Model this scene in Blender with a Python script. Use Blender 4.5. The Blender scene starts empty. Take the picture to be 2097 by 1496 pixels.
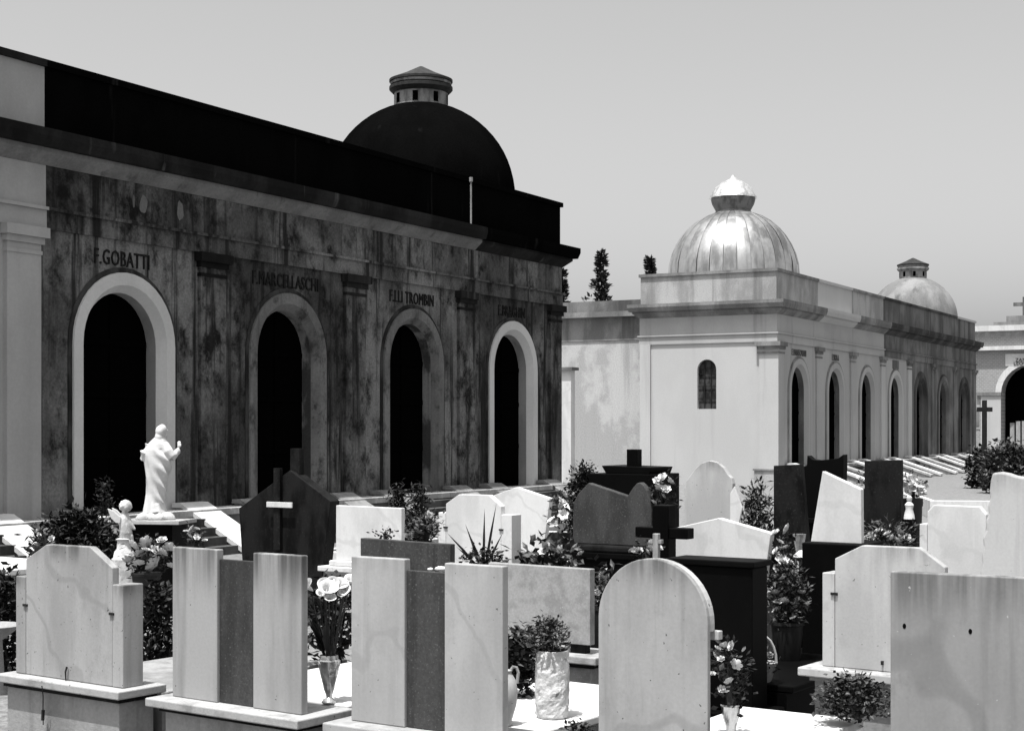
import bpy, bmesh, math, random
from mathutils import Vector, Matrix, noise as mnoise

random.seed(11)
scene = bpy.context.scene
col = scene.collection
R = math.radians
PI = math.pi

# ------------------------------------------------------------------ camera, sky, sun, exposure
F, CX, HY, CAMZ = 3200.0, 1048.5, 875.0, 2.1      # focal length / principal column / horizon row in photo pixels, eye height
cam_d = bpy.data.cameras.new("camera")
cam = bpy.data.objects.new("camera", cam_d)
col.objects.link(cam)
cam.location = (0, 0, CAMZ)
cam.rotation_euler = (R(90), 0, 0)
cam_d.sensor_fit = 'HORIZONTAL'
cam_d.sensor_width = 36.0
cam_d.lens = F / 2097.0 * 36.0
cam_d.shift_y = (HY - 748.0) / 2097.0
cam_d.clip_start = 0.1
cam_d.clip_end = 3000
scene.camera = cam

SUN_EL = 73.0
SUN_DIR = Vector((-0.505, -0.863, 0)).normalized()   # horizontal direction towards the sun: behind the camera, to the left
world = bpy.data.worlds.new("World")
scene.world = world
world.use_nodes = True
wn = world.node_tree.nodes
wl = world.node_tree.links
for n in list(wn):
    wn.remove(n)
w_out = wn.new('ShaderNodeOutputWorld')
w_bg = wn.new('ShaderNodeBackground')
w_sky = wn.new('ShaderNodeTexSky')
w_sky.sky_type = 'NISHITA'
w_sky.sun_disc = False
w_sky.sun_elevation = R(SUN_EL)
w_sky.sun_rotation = math.atan2(SUN_DIR.x, SUN_DIR.y)
w_sky.altitude = 0
w_sky.air_density = 1.0
w_sky.dust_density = 4.2
w_sky.ozone_density = 1.0
w_bw = wn.new('ShaderNodeRGBToBW')                 # black and white film
wl.new(w_sky.outputs[0], w_bw.inputs[0])
wl.new(w_bw.outputs[0], w_bg.inputs['Color'])
w_bg.inputs['Strength'].default_value = 0.15
wl.new(w_bg.outputs[0], w_out.inputs['Surface'])

sun_d = bpy.data.lights.new("sun", 'SUN')
sun_d.energy = 4.9
sun_d.angle = R(0.5)
sun_d.color = (1.0, 0.995, 0.985)
sun = bpy.data.objects.new("sun", sun_d)
col.objects.link(sun)
tosun = Vector((SUN_DIR.x * math.cos(R(SUN_EL)), SUN_DIR.y * math.cos(R(SUN_EL)), math.sin(R(SUN_EL))))
sun.rotation_euler = tosun.to_track_quat('Z', 'Y').to_euler()
sun.location = tosun * 60

vs = scene.view_settings
vs.view_transform = 'Standard'
vs.look = 'None'
vs.exposure = 0.66
vs.gamma = 1.0
vs.use_curve_mapping = False
scene.cycles.max_bounces = 6
scene.cycles.diffuse_bounces = 3

# ------------------------------------------------------------------ materials
MATS = {}

def mat(name, c1, c2=None, scale=2.0, stretch=(1, 1, 0.35), ramp=(0.42, 0.62), rough=0.75, bump=0.15,
        bump_scale=60.0, spec=0.3, metallic=0.0, streak=None, speck=None, fine=0.12, vary=True, vein=None, drip=None, mottle=None):
    """grey film materials: patches c1..c2, vertical streaks, speckles, veins, fine grain"""
    if name in MATS:
        return MATS[name]
    K = 1.0 if metallic > .5 else 0.66      # paint and stone values measured before the exposure was set
    c1 *= K
    c2 = c2 * K if c2 is not None else None
    streak, drip, vein, speck, mottle = [(t[0] * K,) + tuple(t[1:]) if t else None for t in (streak, drip, vein, speck, mottle)]
    m = bpy.data.materials.new(name)
    m.use_nodes = True
    nt = m.node_tree
    nd, lk = nt.nodes, nt.links
    bsdf = nd['Principled BSDF']
    bsdf.inputs['Roughness'].default_value = rough
    bsdf.inputs['Metallic'].default_value = metallic
    bsdf.inputs['Specular IOR Level'].default_value = spec
    tc = nd.new('ShaderNodeTexCoord')
    vec = tc.outputs['Object']
    if vary:
        oi = nd.new('ShaderNodeObjectInfo')
        mul = nd.new('ShaderNodeMath'); mul.operation = 'MULTIPLY'; mul.inputs[1].default_value = 37.0
        lk.new(oi.outputs['Random'], mul.inputs[0])
        add = nd.new('ShaderNodeVectorMath'); add.operation = 'ADD'
        lk.new(vec, add.inputs[0]); lk.new(mul.outputs[0], add.inputs[1])
        vec = add.outputs[0]

    def noise(sc, st, detail=6.0, rgh=0.6):
        mp = nd.new('ShaderNodeMapping'); mp.inputs['Scale'].default_value = st
        lk.new(vec, mp.inputs['Vector'])
        nz = nd.new('ShaderNodeTexNoise'); nz.inputs['Scale'].default_value = sc
        nz.inputs['Detail'].default_value = detail; nz.inputs['Roughness'].default_value = rgh
        lk.new(mp.outputs[0], nz.inputs['Vector'])
        return nz.outputs['Fac']

    def remap(sock, a, b, lo=0.0, hi=1.0):
        mr = nd.new('ShaderNodeMapRange'); mr.interpolation_type = 'SMOOTHSTEP'
        mr.inputs['From Min'].default_value = a; mr.inputs['From Max'].default_value = b
        mr.inputs['To Min'].default_value = lo; mr.inputs['To Max'].default_value = hi
        lk.new(sock, mr.inputs['Value'])
        return mr.outputs[0]

    def mixv(fac, a, b):
        mx = nd.new('ShaderNodeMix'); mx.data_type = 'FLOAT'
        lk.new(fac, mx.inputs['Factor'])
        for s, v in ((mx.inputs['A'], a), (mx.inputs['B'], b)):
            if isinstance(v, (int, float)):
                s.default_value = v
            else:
                lk.new(v, s)
        return mx.outputs['Result']

    def mulv(a, b):
        mm = nd.new('ShaderNodeMath'); mm.operation = 'MULTIPLY'
        lk.new(a, mm.inputs[0])
        if isinstance(b, (int, float)):
            mm.inputs[1].default_value = b
        else:
            lk.new(b, mm.inputs[1])
        return mm.outputs[0]

    val = mixv(remap(noise(scale, stretch), *ramp), c1, c2 if c2 is not None else c1 * 0.8)
    if mottle:      # (value, scale, lo, hi)
        val = mixv(remap(noise(mottle[1], (1, 1, 0.75), 12.0, 0.74), mottle[2], mottle[3]), val, mottle[0])
    if streak:      # (value, scale, threshold lo, hi)
        s = remap(noise(streak[1], (1, 1, 0.06), 4.0), streak[2], streak[3])
        val = mixv(s, val, streak[0])
    if drip:        # (value, height share from the top): dark weather runs below the top edge
        sp = nd.new('ShaderNodeSeparateXYZ'); lk.new(tc.outputs['Generated'], sp.inputs[0])
        g = remap(sp.outputs['Z'], 1.0 - drip[1], 1.0)
        s = remap(noise(9.0, (1, 1, 0.05), 4.0), 0.38, 0.66)
        val = mixv(mulv(mulv(g, s), 0.9), val, drip[0])
    if vein:        # (value, scale)
        wv = nd.new('ShaderNodeTexWave'); wv.inputs['Scale'].default_value = vein[1]
        wv.inputs['Distortion'].default_value = 14.0; wv.inputs['Detail'].default_value = 4.0
        wv.inputs['Detail Scale'].default_value = 1.3
        mp = nd.new('ShaderNodeMapping'); mp.inputs['Rotation'].default_value = (0.3, 0.7, 0.4)
        lk.new(vec, mp.inputs['Vector']); lk.new(mp.outputs[0], wv.inputs['Vector'])
        val = mixv(mulv(remap(wv.outputs['Fac'], 0.955, 1.0), 0.5), val, vein[0])
    if speck:       # (value, scale, threshold)
        s = remap(noise(speck[1], (1, 1, 1), 2.0, 0.5), speck[2], speck[2] + 0.05)
        val = mixv(s, val, speck[0])
    fn = noise(bump_scale, (1, 1, 1), 5.0)
    if fine:
        val = mulv(val, remap(fn, 0.2, 0.8, 1.0 - fine, 1.0 + fine))
    cb = nd.new('ShaderNodeCombineColor')
    for i in range(3):
        lk.new(val, cb.inputs[i])
    lk.new(cb.outputs[0], bsdf.inputs['Base Color'])
    if bump:
        bp = nd.new('ShaderNodeBump'); bp.inputs['Strength'].default_value = bump
        bp.inputs['Distance'].default_value = 0.01
        lk.new(fn, bp.inputs['Height']); lk.new(bp.outputs[0], bsdf.inputs['Normal'])
    MATS[name] = m
    return m

M_GROUND = mat('gravel_ground', 0.24, 0.17, scale=7, stretch=(1, 1, 1), bump=0.5, bump_scale=40, fine=0.3, speck=(0.32, 45, 0.62))
M_SOIL = mat('dark_soil', 0.05, 0.03, scale=3, stretch=(1, 1, 1), bump=0.7, bump_scale=30, fine=0.3)
M_MARBLE = mat('weathered_white_marble', 0.55, 0.45, mottle=(0.40, 4.5, 0.54, 0.76), scale=2.2, stretch=(1, 1, 0.3), rough=0.6, bump=0.02, fine=0.05, drip=(0.22, 0.18), streak=(0.42, 10, 0.50, 0.78), speck=(0.14, 38, 0.71))
M_MARBLE_G = mat('weathered_grey_marble', 0.43, 0.34, mottle=(0.30, 4.0, 0.52, 0.74), scale=2.4, stretch=(1, 1, 0.3), rough=0.6, bump=0.02, fine=0.06, drip=(0.10, 0.18), streak=(0.29, 10, 0.50, 0.76), speck=(0.10, 42, 0.70), vein=(0.27, 0.5))
M_MARBLE_V = mat('veined_grey_marble', 0.335, 0.275, mottle=(0.22, 4.0, 0.54, 0.76), scale=1.6, rough=0.5, bump=0.02, fine=0.05, vein=(0.19, 0.30), drip=(0.10, 0.25), streak=(0.24, 10, 0.48, 0.76), speck=(0.48, 40, 0.72))
M_MARBLE_S = mat('streaked_marble', 0.42, 0.33, scale=2.0, stretch=(1.4, 1.4, 0.2), rough=0.55, bump=0.02, fine=0.05, drip=(0.06, 0.38), streak=(0.28, 6, 0.50, 0.72), speck=(0.08, 40, 0.71))
M_MARBLE_M = mat('pale_grey_marble', 0.48, 0.40, mottle=(0.36, 4.0, 0.54, 0.76), scale=2.0, rough=0.6, bump=0.02, fine=0.05, drip=(0.30, 0.14), streak=(0.36, 10, 0.50, 0.78), speck=(0.14, 42, 0.71), vein=(0.33, 0.6))
M_WHITE = mat('clean_white_marble', 0.80, 0.68, mottle=(0.58, 4.0, 0.54, 0.78), scale=2.5, rough=0.5, bump=0.04, fine=0.05, streak=(0.64, 8, 0.52, 0.8), speck=(0.4, 30, 0.76), vein=(0.6, 0.6))
M_TERRAZZO = mat('speckled_stone', 0.36, 0.27, scale=9, stretch=(1, 1, 1), rough=0.6, bump=0.08, speck=(0.42, 46, 0.66), fine=0.15)
M_BASE = mat('old_cement', 0.36, 0.24, scale=2.6, stretch=(1, 1, 0.5), bump=0.3, bump_scale=35, streak=(0.2, 5, 0.55, 0.75))
M_CAP = mat('stained_stone_cap', 0.44, 0.25, scale=4, stretch=(1, 1, 1), ramp=(0.45, 0.7), bump=0.15, speck=(0.12, 14, 0.70))
M_DGRAN = mat('dark_granite', 0.018, 0.007, scale=5, stretch=(1, 1, 0.4), rough=0.5, bump=0.02, spec=0.04, speck=(0.04, 60, 0.66), fine=0.2)
M_MGRAN = mat('mid_granite', 0.060, 0.034, scale=5, stretch=(1, 1, 0.3), rough=0.5, bump=0.03, spec=0.3, fine=0.3, streak=(0.026, 9, 0.52, 0.75), speck=(0.10, 70, 0.62))
M_BLACK = mat('black_granite', 0.004, 0.003, scale=3, rough=0.5, bump=0.01, spec=0.03)
M_IRON = mat('dark_iron', 0.012, 0.02, scale=12, rough=0.6, bump=0.1, metallic=0.0, spec=0.2)
M_LEAF = mat('dark_leaf', 0.015, 0.006, scale=7, stretch=(1, 1, 1), rough=0.55, bump=0, fine=0.2, spec=0.25)
M_LEAF2 = mat('mid_leaf', 0.060, 0.018, scale=9, stretch=(1, 1, 1), rough=0.5, bump=0, fine=0.2, spec=0.3)
M_STEM = mat('plant_stem', 0.06, 0.03, scale=9, rough=0.6, bump=0, spec=0.2)
M_PETAL = mat('pale_petal', 0.75, 0.5, scale=18, stretch=(1, 1, 1), rough=0.6, bump=0, fine=0.1, spec=0.2)
M_PETALW = mat('white_petal', 0.85, 0.72, scale=14, stretch=(1, 1, 1), rough=0.6, bump=0, fine=0.05, spec=0.2)
M_PETALD = mat('dusky_petal', 0.26, 0.12, scale=18, stretch=(1, 1, 1), rough=0.6, bump=0, fine=0.1, spec=0.2)
M_POT = mat('dark_pot', 0.018, 0.01, scale=5, rough=0.6)
M_ROUGHPOT = mat('rough_plaster_pot', 0.80, 0.60, scale=16, stretch=(1, 1, 1), ramp=(0.40, 0.62), rough=0.9, bump=0.9, bump_scale=26, speck=(0.25, 18, 0.68))
M_STATUE = mat('white_statue_plaster', 0.76, 0.66, scale=6, stretch=(1, 1, 1), rough=0.7, bump=0.1, bump_scale=50, fine=0.05, speck=(0.5, 15, 0.74))
M_CHERUB = mat('weathered_cherub_stone', 0.72, 0.48, scale=14, stretch=(1, 1, 1), rough=0.8, bump=0.3, speck=(0.25, 22, 0.68))
M_GLASS = mat('cut_crystal', 0.42, 0.30, scale=22, stretch=(1, 1, 1), rough=0.12, bump=0.3, bump_scale=25, spec=0.8, metallic=0.55)
M_CHROME = mat('polished_metal', 0.42, 0.08, scale=22, stretch=(1, 1, .12), rough=0.14, bump=0.0, metallic=1.0)  # dark and bright reflection streaks are put into the metal's colour
M_CANDLE = mat('lamp_shell', 0.5, 0.4, scale=10, rough=0.4, bump=0)

# facade paints
def plaster(name, a, b, st, **k):
    kw = dict(scale=0.9, stretch=(1, 1, 0.55), ramp=(0.38, 0.60), rough=0.9, bump=0.35, bump_scale=22, spec=0.1, fine=0.16, vary=False)
    kw.update(k)
    return mat(name, a, b, streak=st, **kw)
P_DARK = plaster('mould_stained_plaster', 0.24, 0.10, (0.025, 4.2, 0.51, 0.66), scale=0.55, ramp=(0.40, 0.58), stretch=(1, 1, .6), mottle=(0.014, 2.0, 0.46, 0.66), fine=.3)
P_DARKER = plaster('heavily_stained_plaster', 0.19, 0.065, (0.018, 4.2, 0.49, 0.64), scale=0.55, ramp=(0.38, 0.56), stretch=(1, 1, .6), mottle=(0.010, 2.0, 0.43, 0.63), fine=.3)
P_LIGHT = plaster('grey_painted_plaster', 0.50, 0.42, (0.40, 3.0, 0.55, 0.75), scale=0.6, fine=.05, bump=.08)
P_BLACK = plaster('black_mould_plaster', 0.003, 0.004, (0.022, 3.5, 0.60, 0.78), bump=0.2, spec=0.0)
P_CORN = plaster('dark_cornice_plaster', 0.025, 0.008, (0.07, 3.0, 0.58, 0.72))  # dark tone for cornice slabs and capitals
P_ARCH = plaster('blackened_arch_moulding', 0.07, 0.02, (0.10, 3.0, 0.56, 0.72), scale=2.0)
P_BAND = plaster('pale_cornice_band', 0.27, 0.19, (0.12, 3.0, 0.55, 0.72))
P_SURL = plaster('pale_arch_surround', 0.72, 0.64, (0.48, 3.0, 0.60, 0.8), scale=0.8, fine=.05, bump=.08)
P_SURD = plaster('grey_arch_surround', 0.22, 0.15, (0.06, 3.0, 0.52, 0.75), mottle=(0.05, 2.0, 0.5, 0.66))
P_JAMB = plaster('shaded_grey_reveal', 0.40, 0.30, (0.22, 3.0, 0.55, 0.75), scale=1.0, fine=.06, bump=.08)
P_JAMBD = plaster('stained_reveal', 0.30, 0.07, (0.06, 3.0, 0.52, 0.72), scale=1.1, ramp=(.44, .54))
P_R = plaster('cream_plaster', 0.60, 0.56, (0.51, 2.0, 0.56, 0.75), scale=0.5, fine=.05, bump=.08)
P_RF = plaster('shaded_cream_plaster', 0.52, 0.46, (0.38, 2.0, 0.56, 0.75), scale=0.5, fine=.05, bump=.08)  # same cream paint, with the facade's shade put into the colour
P_RP = plaster('mottled_parapet_plaster', 0.52, 0.34, (0.24, 2.0, 0.52, 0.72), scale=0.9)
P_RD = plaster('streaked_grey_plaster', 0.25, 0.14, (0.09, 1.6, 0.48, 0.7))
P_RDD = plaster('dark_grey_plaster', 0.12, 0.05, (0.04, 1.6, 0.48, 0.7))
P_RC = plaster('weathered_grey_cornice', 0.33, 0.2, (0.16, 2.0, 0.5, 0.7))
P_PATCH = plaster('patched_plaster', 0.60, 0.46, (0.42, 1.2, 0.52, 0.7), scale=0.55, ramp=(0.42, 0.52), stretch=(1, 1, 0.8))
P_TERR = plaster('terrace_stone', 0.62, 0.40, (0.28, 3.0, 0.52, 0.72), scale=1.5)
P_UNLIT = mat('unlit_opening_black', 0.002, 0.002, scale=3, rough=0.8, bump=0.0, spec=0.0)  # black that stands for unlit interiors and openings
M_LETTER = mat('dark_relief_letter', 0.012, 0.02, scale=10, rough=0.8, bump=0, spec=0.1)
M_LETTER2 = mat('grey_relief_letter', 0.10, 0.14, scale=10, rough=0.8, bump=0, spec=0.1)
M_DOME1 = plaster('black_dome', 0.004, 0.003, (0.010, 3.0, 0.64, 0.8), bump=0.2, spec=0.0)
M_DOMEM = mat('sheet_metal_dome', 0.42, 0.22, scale=1.6, stretch=(1, 1, 0.3), rough=0.36, bump=0.03, bump_scale=5, metallic=0.75, spec=0.5)
M_DOME3 = plaster('mottled_grey_dome', 0.30, 0.20, (0.14, 1.5, 0.55, 0.7), scale=1.0)
M_FOIL = mat('crumpled_metal', 0.8, 0.5, scale=6, stretch=(1, 1, 1), rough=0.3, bump=1.0, bump_scale=9, metallic=0.7, spec=0.5)
M_NECK = mat('dull_metal', 0.20, 0.10, scale=5, rough=0.5, bump=0.6, bump_scale=9, spec=0.4)
M_LANT = mat('lantern_plaster', 0.34, 0.16, scale=4, rough=0.9, bump=0.2)
M_TILE = mat('lantern_roof', 0.03, 0.015, scale=8, rough=0.8, bump=0.3)

# brick for the far chapel (bricks are far below 10 pixels)
def brick_mat():
    m = bpy.data.materials.new('far_brick')
    m.use_nodes = True
    nd, lk = m.node_tree.nodes, m.node_tree.links
    b = nd['Principled BSDF']; b.inputs['Roughness'].default_value = 0.9; b.inputs['Specular IOR Level'].default_value = 0.1
    tc = nd.new('ShaderNodeTexCoord')
    sp = nd.new('ShaderNodeSeparateXYZ'); cm = nd.new('ShaderNodeCombineXYZ')
    lk.new(tc.outputs['Object'], sp.inputs[0]); lk.new(sp.outputs['X'], cm.inputs['X']); lk.new(sp.outputs['Z'], cm.inputs['Y'])
    br = nd.new('ShaderNodeTexBrick')
    br.inputs['Color1'].default_value = (.25, .25, .25, 1); br.inputs['Color2'].default_value = (.21, .21, .21, 1)
    br.inputs['Mortar'].default_value = (.31, .31, .31, 1); br.inputs['Scale'].default_value = 2.2
    br.inputs['Mortar Size'].default_value = 0.03
    lk.new(cm.outputs[0], br.inputs['Vector']); lk.new(br.outputs['Color'], b.inputs['Base Color'])
    return m
M_BRICK = brick_mat()

# ------------------------------------------------------------------ helpers
def P(px, py, Y):
    return Vector(((px - CX) / F * Y, Y, CAMZ + (HY - py) / F * Y))

def mesh_from(bm, name, smooth=False):
    me = bpy.data.meshes.new(name)
    bmesh.ops.recalc_face_normals(bm, faces=bm.faces[:])
    bm.to_mesh(me); bm.free()
    if smooth:
        for p in me.polygons:
            p.use_smooth = True
    return me

def obj(name, me, m, parent=None):
    o = bpy.data.objects.new(name, me)
    col.objects.link(o)
    if m is not None and me is not None and not me.materials:
        me.materials.append(m)
    o.parent = parent
    return o

def tag(o, label, cat, group=None):
    o['label'] = label; o['category'] = cat
    if group:
        o['group'] = group
    return o

def thing(name, label, cat, loc=(0, 0, 0), rz=0.0, group=None):
    o = bpy.data.objects.new(name, None)
    o.empty_display_size = 0.1
    col.objects.link(o)
    o.location = loc; o.rotation_euler = (0, 0, rz)
    return tag(o, label, cat, group)

def struct(name, me, m):
    o = obj(name, me, m)
    o['kind'] = 'structure'
    return o

def bx(bm, x0, x1, y0, y1, z0, z1):
    v = [bm.verts.new(p) for p in ((x0, y0, z0), (x1, y0, z0), (x1, y1, z0), (x0, y1, z0),
                                   (x0, y0, z1), (x1, y0, z1), (x1, y1, z1), (x0, y1, z1))]
    for f in ((0, 3, 2, 1), (4, 5, 6, 7), (0, 1, 5, 4), (1, 2, 6, 5), (2, 3, 7, 6), (3, 0, 4, 7)):
        bm.faces.new([v[i] for i in f])

def box(name, x0, x1, y0, y1, z0, z1, m, parent, bev=0.0):
    bm = bmesh.new()
    bx(bm, x0, x1, y0, y1, z0, z1)
    if bev:
        bmesh.ops.bevel(bm, geom=bm.edges[:], offset=bev, segments=2, affect='EDGES', profile=0.5)
    return obj(name, mesh_from(bm, name), m, parent)

def prism_bm(poly, y0, y1, bev=0.0):
    """poly in (x,z), extruded along y"""
    bm = bmesh.new()
    a = [bm.verts.new((x, y0, z)) for x, z in poly]
    b = [bm.verts.new((x, y1, z)) for x, z in poly]
    n = len(poly)
    bm.faces.new(a); bm.faces.new(b[::-1])
    for i in range(n):
        bm.faces.new((a[i], b[i], b[(i + 1) % n], a[(i + 1) % n]))
    bmesh.ops.recalc_face_normals(bm, faces=bm.faces[:])
    if bev:
        es = [e for e in bm.edges if e.calc_face_angle(0) > 0.35]
        bmesh.ops.bevel(bm, geom=es, offset=bev, segments=2, affect='EDGES', profile=0.5)
    return bm

def prism(name, poly, y0, y1, m, parent, bev=0.006):
    return obj(name, mesh_from(prism_bm(poly, y0, y1, bev), name), m, parent)

def lathe_bm(bm, prof, seg=24, c=(0, 0, 0), a0=0.0, a1=2 * PI, jit=None):
    """prof: list of (r,z)"""
    full = abs(a1 - a0 - 2 * PI) < 1e-6
    rings = []
    for r, z in prof:
        ring = []
        for i in range(seg if full else seg + 1):
            a = a0 + (a1 - a0) * i / seg
            rr = r * (jit(a, z) if jit else 1.0)
            ring.append(bm.verts.new((c[0] + rr * math.cos(a), c[1] + rr * math.sin(a), c[2] + z)))
        rings.append(ring)
    for k in range(len(prof) - 1):
        n = len(rings[k])
        for i in range(n if full else n - 1):
            j = (i + 1) % n
            try:
                bm.faces.new((rings[k][i], rings[k][j], rings[k + 1][j], rings[k + 1][i]))
            except ValueError:
                pass
    return rings

def lathe(name, prof, m, parent, seg=24, c=(0, 0, 0), smooth=True, caps=True, jit=None):
    bm = bmesh.new()
    rings = lathe_bm(bm, prof, seg, c, jit=jit)
    if caps:
        if prof[0][0] > 1e-4:
            bm.faces.new(rings[0][::-1])
        if prof[-1][0] > 1e-4:
            bm.faces.new(rings[-1])
    bmesh.ops.remove_doubles(bm, verts=bm.verts[:], dist=1e-5)
    me = mesh_from(bm, name, smooth)
    if smooth:
        try:
            me.set_sharp_from_angle(angle=R(40))
        except Exception:
            pass
    return obj(name, me, m, parent)

def tube(bm, pts, rad, seg=6):
    """round bar along points; rad a number or a list"""
    pts = [Vector(p) for p in pts]
    rings = []
    for i, p in enumerate(pts):
        d = (pts[min(i + 1, len(pts) - 1)] - pts[max(i - 1, 0)]).normalized()
        up = Vector((0, 0, 1)) if abs(d.z) < 0.9 else Vector((1, 0, 0))
        s = d.cross(up).normalized(); t = s.cross(d).normalized()
        r = rad[i] if isinstance(rad, (list, tuple)) else rad
        rings.append([bm.verts.new(p + s * (math.cos(2 * PI * k / seg) * r) + t * (math.sin(2 * PI * k / seg) * r)) for k in range(seg)])
    for a, b in zip(rings, rings[1:]):
        for k in range(seg):
            bm.faces.new((a[k], a[(k + 1) % seg], b[(k + 1) % seg], b[k]))
    bm.faces.new(rings[0][::-1]); bm.faces.new(rings[-1])

def text_mesh(body, size, depth):
    cu = bpy.data.curves.new('lettering', 'FONT')
    cu.body = body; cu.size = size; cu.extrude = depth; cu.align_x = 'CENTER'; cu.resolution_u = 2
    cu.space_character = 1.08
    t = bpy.data.objects.new('tmp_text', cu)
    col.objects.link(t)
    dg = bpy.context.evaluated_depsgraph_get()
    me = bpy.data.meshes.new_from_object(t.evaluated_get(dg))
    bpy.data.objects.remove(t)
    me.materials.clear()
    return me

def baked(me, mods):
    """evaluate modifiers into a plain mesh"""
    t = bpy.data.objects.new('tmp_bake', me)
    col.objects.link(t)
    for kind, props in mods:
        md = t.modifiers.new(kind, kind)
        for k, v in props.items():
            setattr(md, k, v)
    dg = bpy.context.evaluated_depsgraph_get()
    out = bpy.data.meshes.new_from_object(t.evaluated_get(dg))
    bpy.data.objects.remove(t)
    return out

# ------------------------------------------------------------------ ground
bm = bmesh.new()
NX = 40
vs_ = [[bm.verts.new((-260 + 520 * i / NX, -60 + 620 * j / NX, 0)) for i in range(NX + 1)] for j in range(NX + 1)]
for j in range(NX):
    for i in range(NX):
        bm.faces.new((vs_[j][i], vs_[j][i + 1], vs_[j + 1][i + 1], vs_[j + 1][i]))
struct('ground', mesh_from(bm, 'ground'), M_GROUND)

# ------------------------------------------------------------------ chapel rows
DIRV = Vector((0.4812, 0.8766, 0)); INV = Vector((-0.8766, 0.4812, 0))    # along the facades / into the buildings
RZ_ROW = math.atan2(DIRV.y, DIRV.x)
ZF = 0.70                                      # chapel floor above ground
Z_SPR, R_IN, R_MID, R_OUT = 3.46, 0.87, 0.99, 1.195
SPL = 0.09                                      # depth of the splay inside the arch surround
Z_CAP, Z_ARC, Z_FRZ, Z_BED, Z_COR, Z_PAR, Z_COP, Z_TOP = 4.92, 5.18, 5.52, 6.17, 6.40, 6.67, 7.70, 7.81
REV = 0.34

def row_root(name, label, origin):
    # local x runs along the facade, local y into the building
    o = thing(name, label, 'building', (origin[0], origin[1], 0))
    # left-handed check: x along DIRV, y along INV = DIRV rotated +90 deg -> proper rotation
    o.rotation_euler = (0, 0, RZ_ROW)
    return o

def arch_pts(uc, r, n=20):
    return [(uc - r * math.cos(PI * i / n), Z_SPR + r * math.sin(PI * i / n)) for i in range(n + 1)]

def wall_bay(root, u0, u1, uc, m):
    bm = bmesh.new()
    arc = arch_pts(uc, R_MID)
    z0, z1 = ZF, Z_ARC
    def q(pts):
        bm.faces.new([bm.verts.new((u, 0, z)) for u, z in pts])
    q([(u0, z0), (uc - R_MID, z0), (uc - R_MID, Z_SPR), (u0, Z_SPR)])
    q([(uc + R_MID, z0), (u1, z0), (u1, Z_SPR), (uc + R_MID, Z_SPR)])
    q([(u0, Z_SPR), (uc - R_MID, Z_SPR), (uc - R_MID, z1), (u0, z1)])
    q([(uc + R_MID, Z_SPR), (u1, Z_SPR), (u1, z1), (uc + R_MID, z1)])
    for a, b in zip(arc, arc[1:]):
        q([a, b, (b[0], z1), (a[0], z1)])
    bmesh.ops.remove_doubles(bm, verts=bm.verts[:], dist=1e-5)
    return obj('wall_bay', mesh_from(bm, 'wall_bay'), m, root)

def jamb(root, uc, m):
    bm = bmesh.new()
    line = [(uc - R_IN, ZF)] + arch_pts(uc, R_IN) + [(uc + R_IN, ZF)]
    a = [bm.verts.new((u, SPL, z)) for u, z in line]
    b = [bm.verts.new((u, REV, z)) for u, z in line]
    for i in range(len(line) - 1):
        bm.faces.new((a[i], a[i + 1], b[i + 1], b[i]))
    return obj('arch_reveal', mesh_from(bm, 'arch_reveal'), m, root)

def band(root, name, uc, ri, ro, y0, m, splay=False):
    bm = bmesh.new()
    def ln(r):
        return [(uc - r, ZF)] + arch_pts(uc, r) + [(uc + r, ZF)]
    steps = [(ro, 0.0), (ro, y0), (ri, y0)] + ([(R_IN, SPL)] if splay else [(ri, 0.0)])
    rows = [[bm.verts.new((u, y, z)) for u, z in ln(r_)] for r_, y in steps]
    for p, q in zip(rows, rows[1:]):
        for i in range(len(p) - 1):
            bm.faces.new((p[i], p[i + 1], q[i + 1], q[i]))
    return obj(name, mesh_from(bm, name), m, root)

def dark_doorway(root, uc, m, k=0):  # black panel in place of the unlit room behind the arch
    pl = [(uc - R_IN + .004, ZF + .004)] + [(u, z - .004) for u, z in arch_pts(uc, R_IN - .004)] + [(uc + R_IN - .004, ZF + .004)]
    d = prism('dark_doorway', pl, REV - 0.04, REV + 0.03, m, root, 0)
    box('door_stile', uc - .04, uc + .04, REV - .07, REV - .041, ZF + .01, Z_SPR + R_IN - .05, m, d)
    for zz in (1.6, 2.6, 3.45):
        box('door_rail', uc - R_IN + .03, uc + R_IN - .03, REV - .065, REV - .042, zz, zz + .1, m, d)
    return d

def pilaster(root, u, m, mc, w=0.69):
    s = box('pilaster', u - w / 2, u + w / 2, -0.07, 0.0, ZF, Z_CAP, m, root)
    bm = bmesh.new()
    bx(bm, u - w / 2 - .015, u + w / 2 + .015, -.085, 0, Z_CAP - .16, Z_CAP - .10)
    bx(bm, u - w / 2 - .04, u + w / 2 + .04, -.11, 0, Z_CAP + .001, Z_CAP + .10)
    bx(bm, u - w / 2 - .09, u + w / 2 + .09, -.17, 0, Z_CAP + .101, Z_ARC - .002)
    obj('capital', mesh_from(bm, 'capital'), mc, s)
    return s

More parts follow.
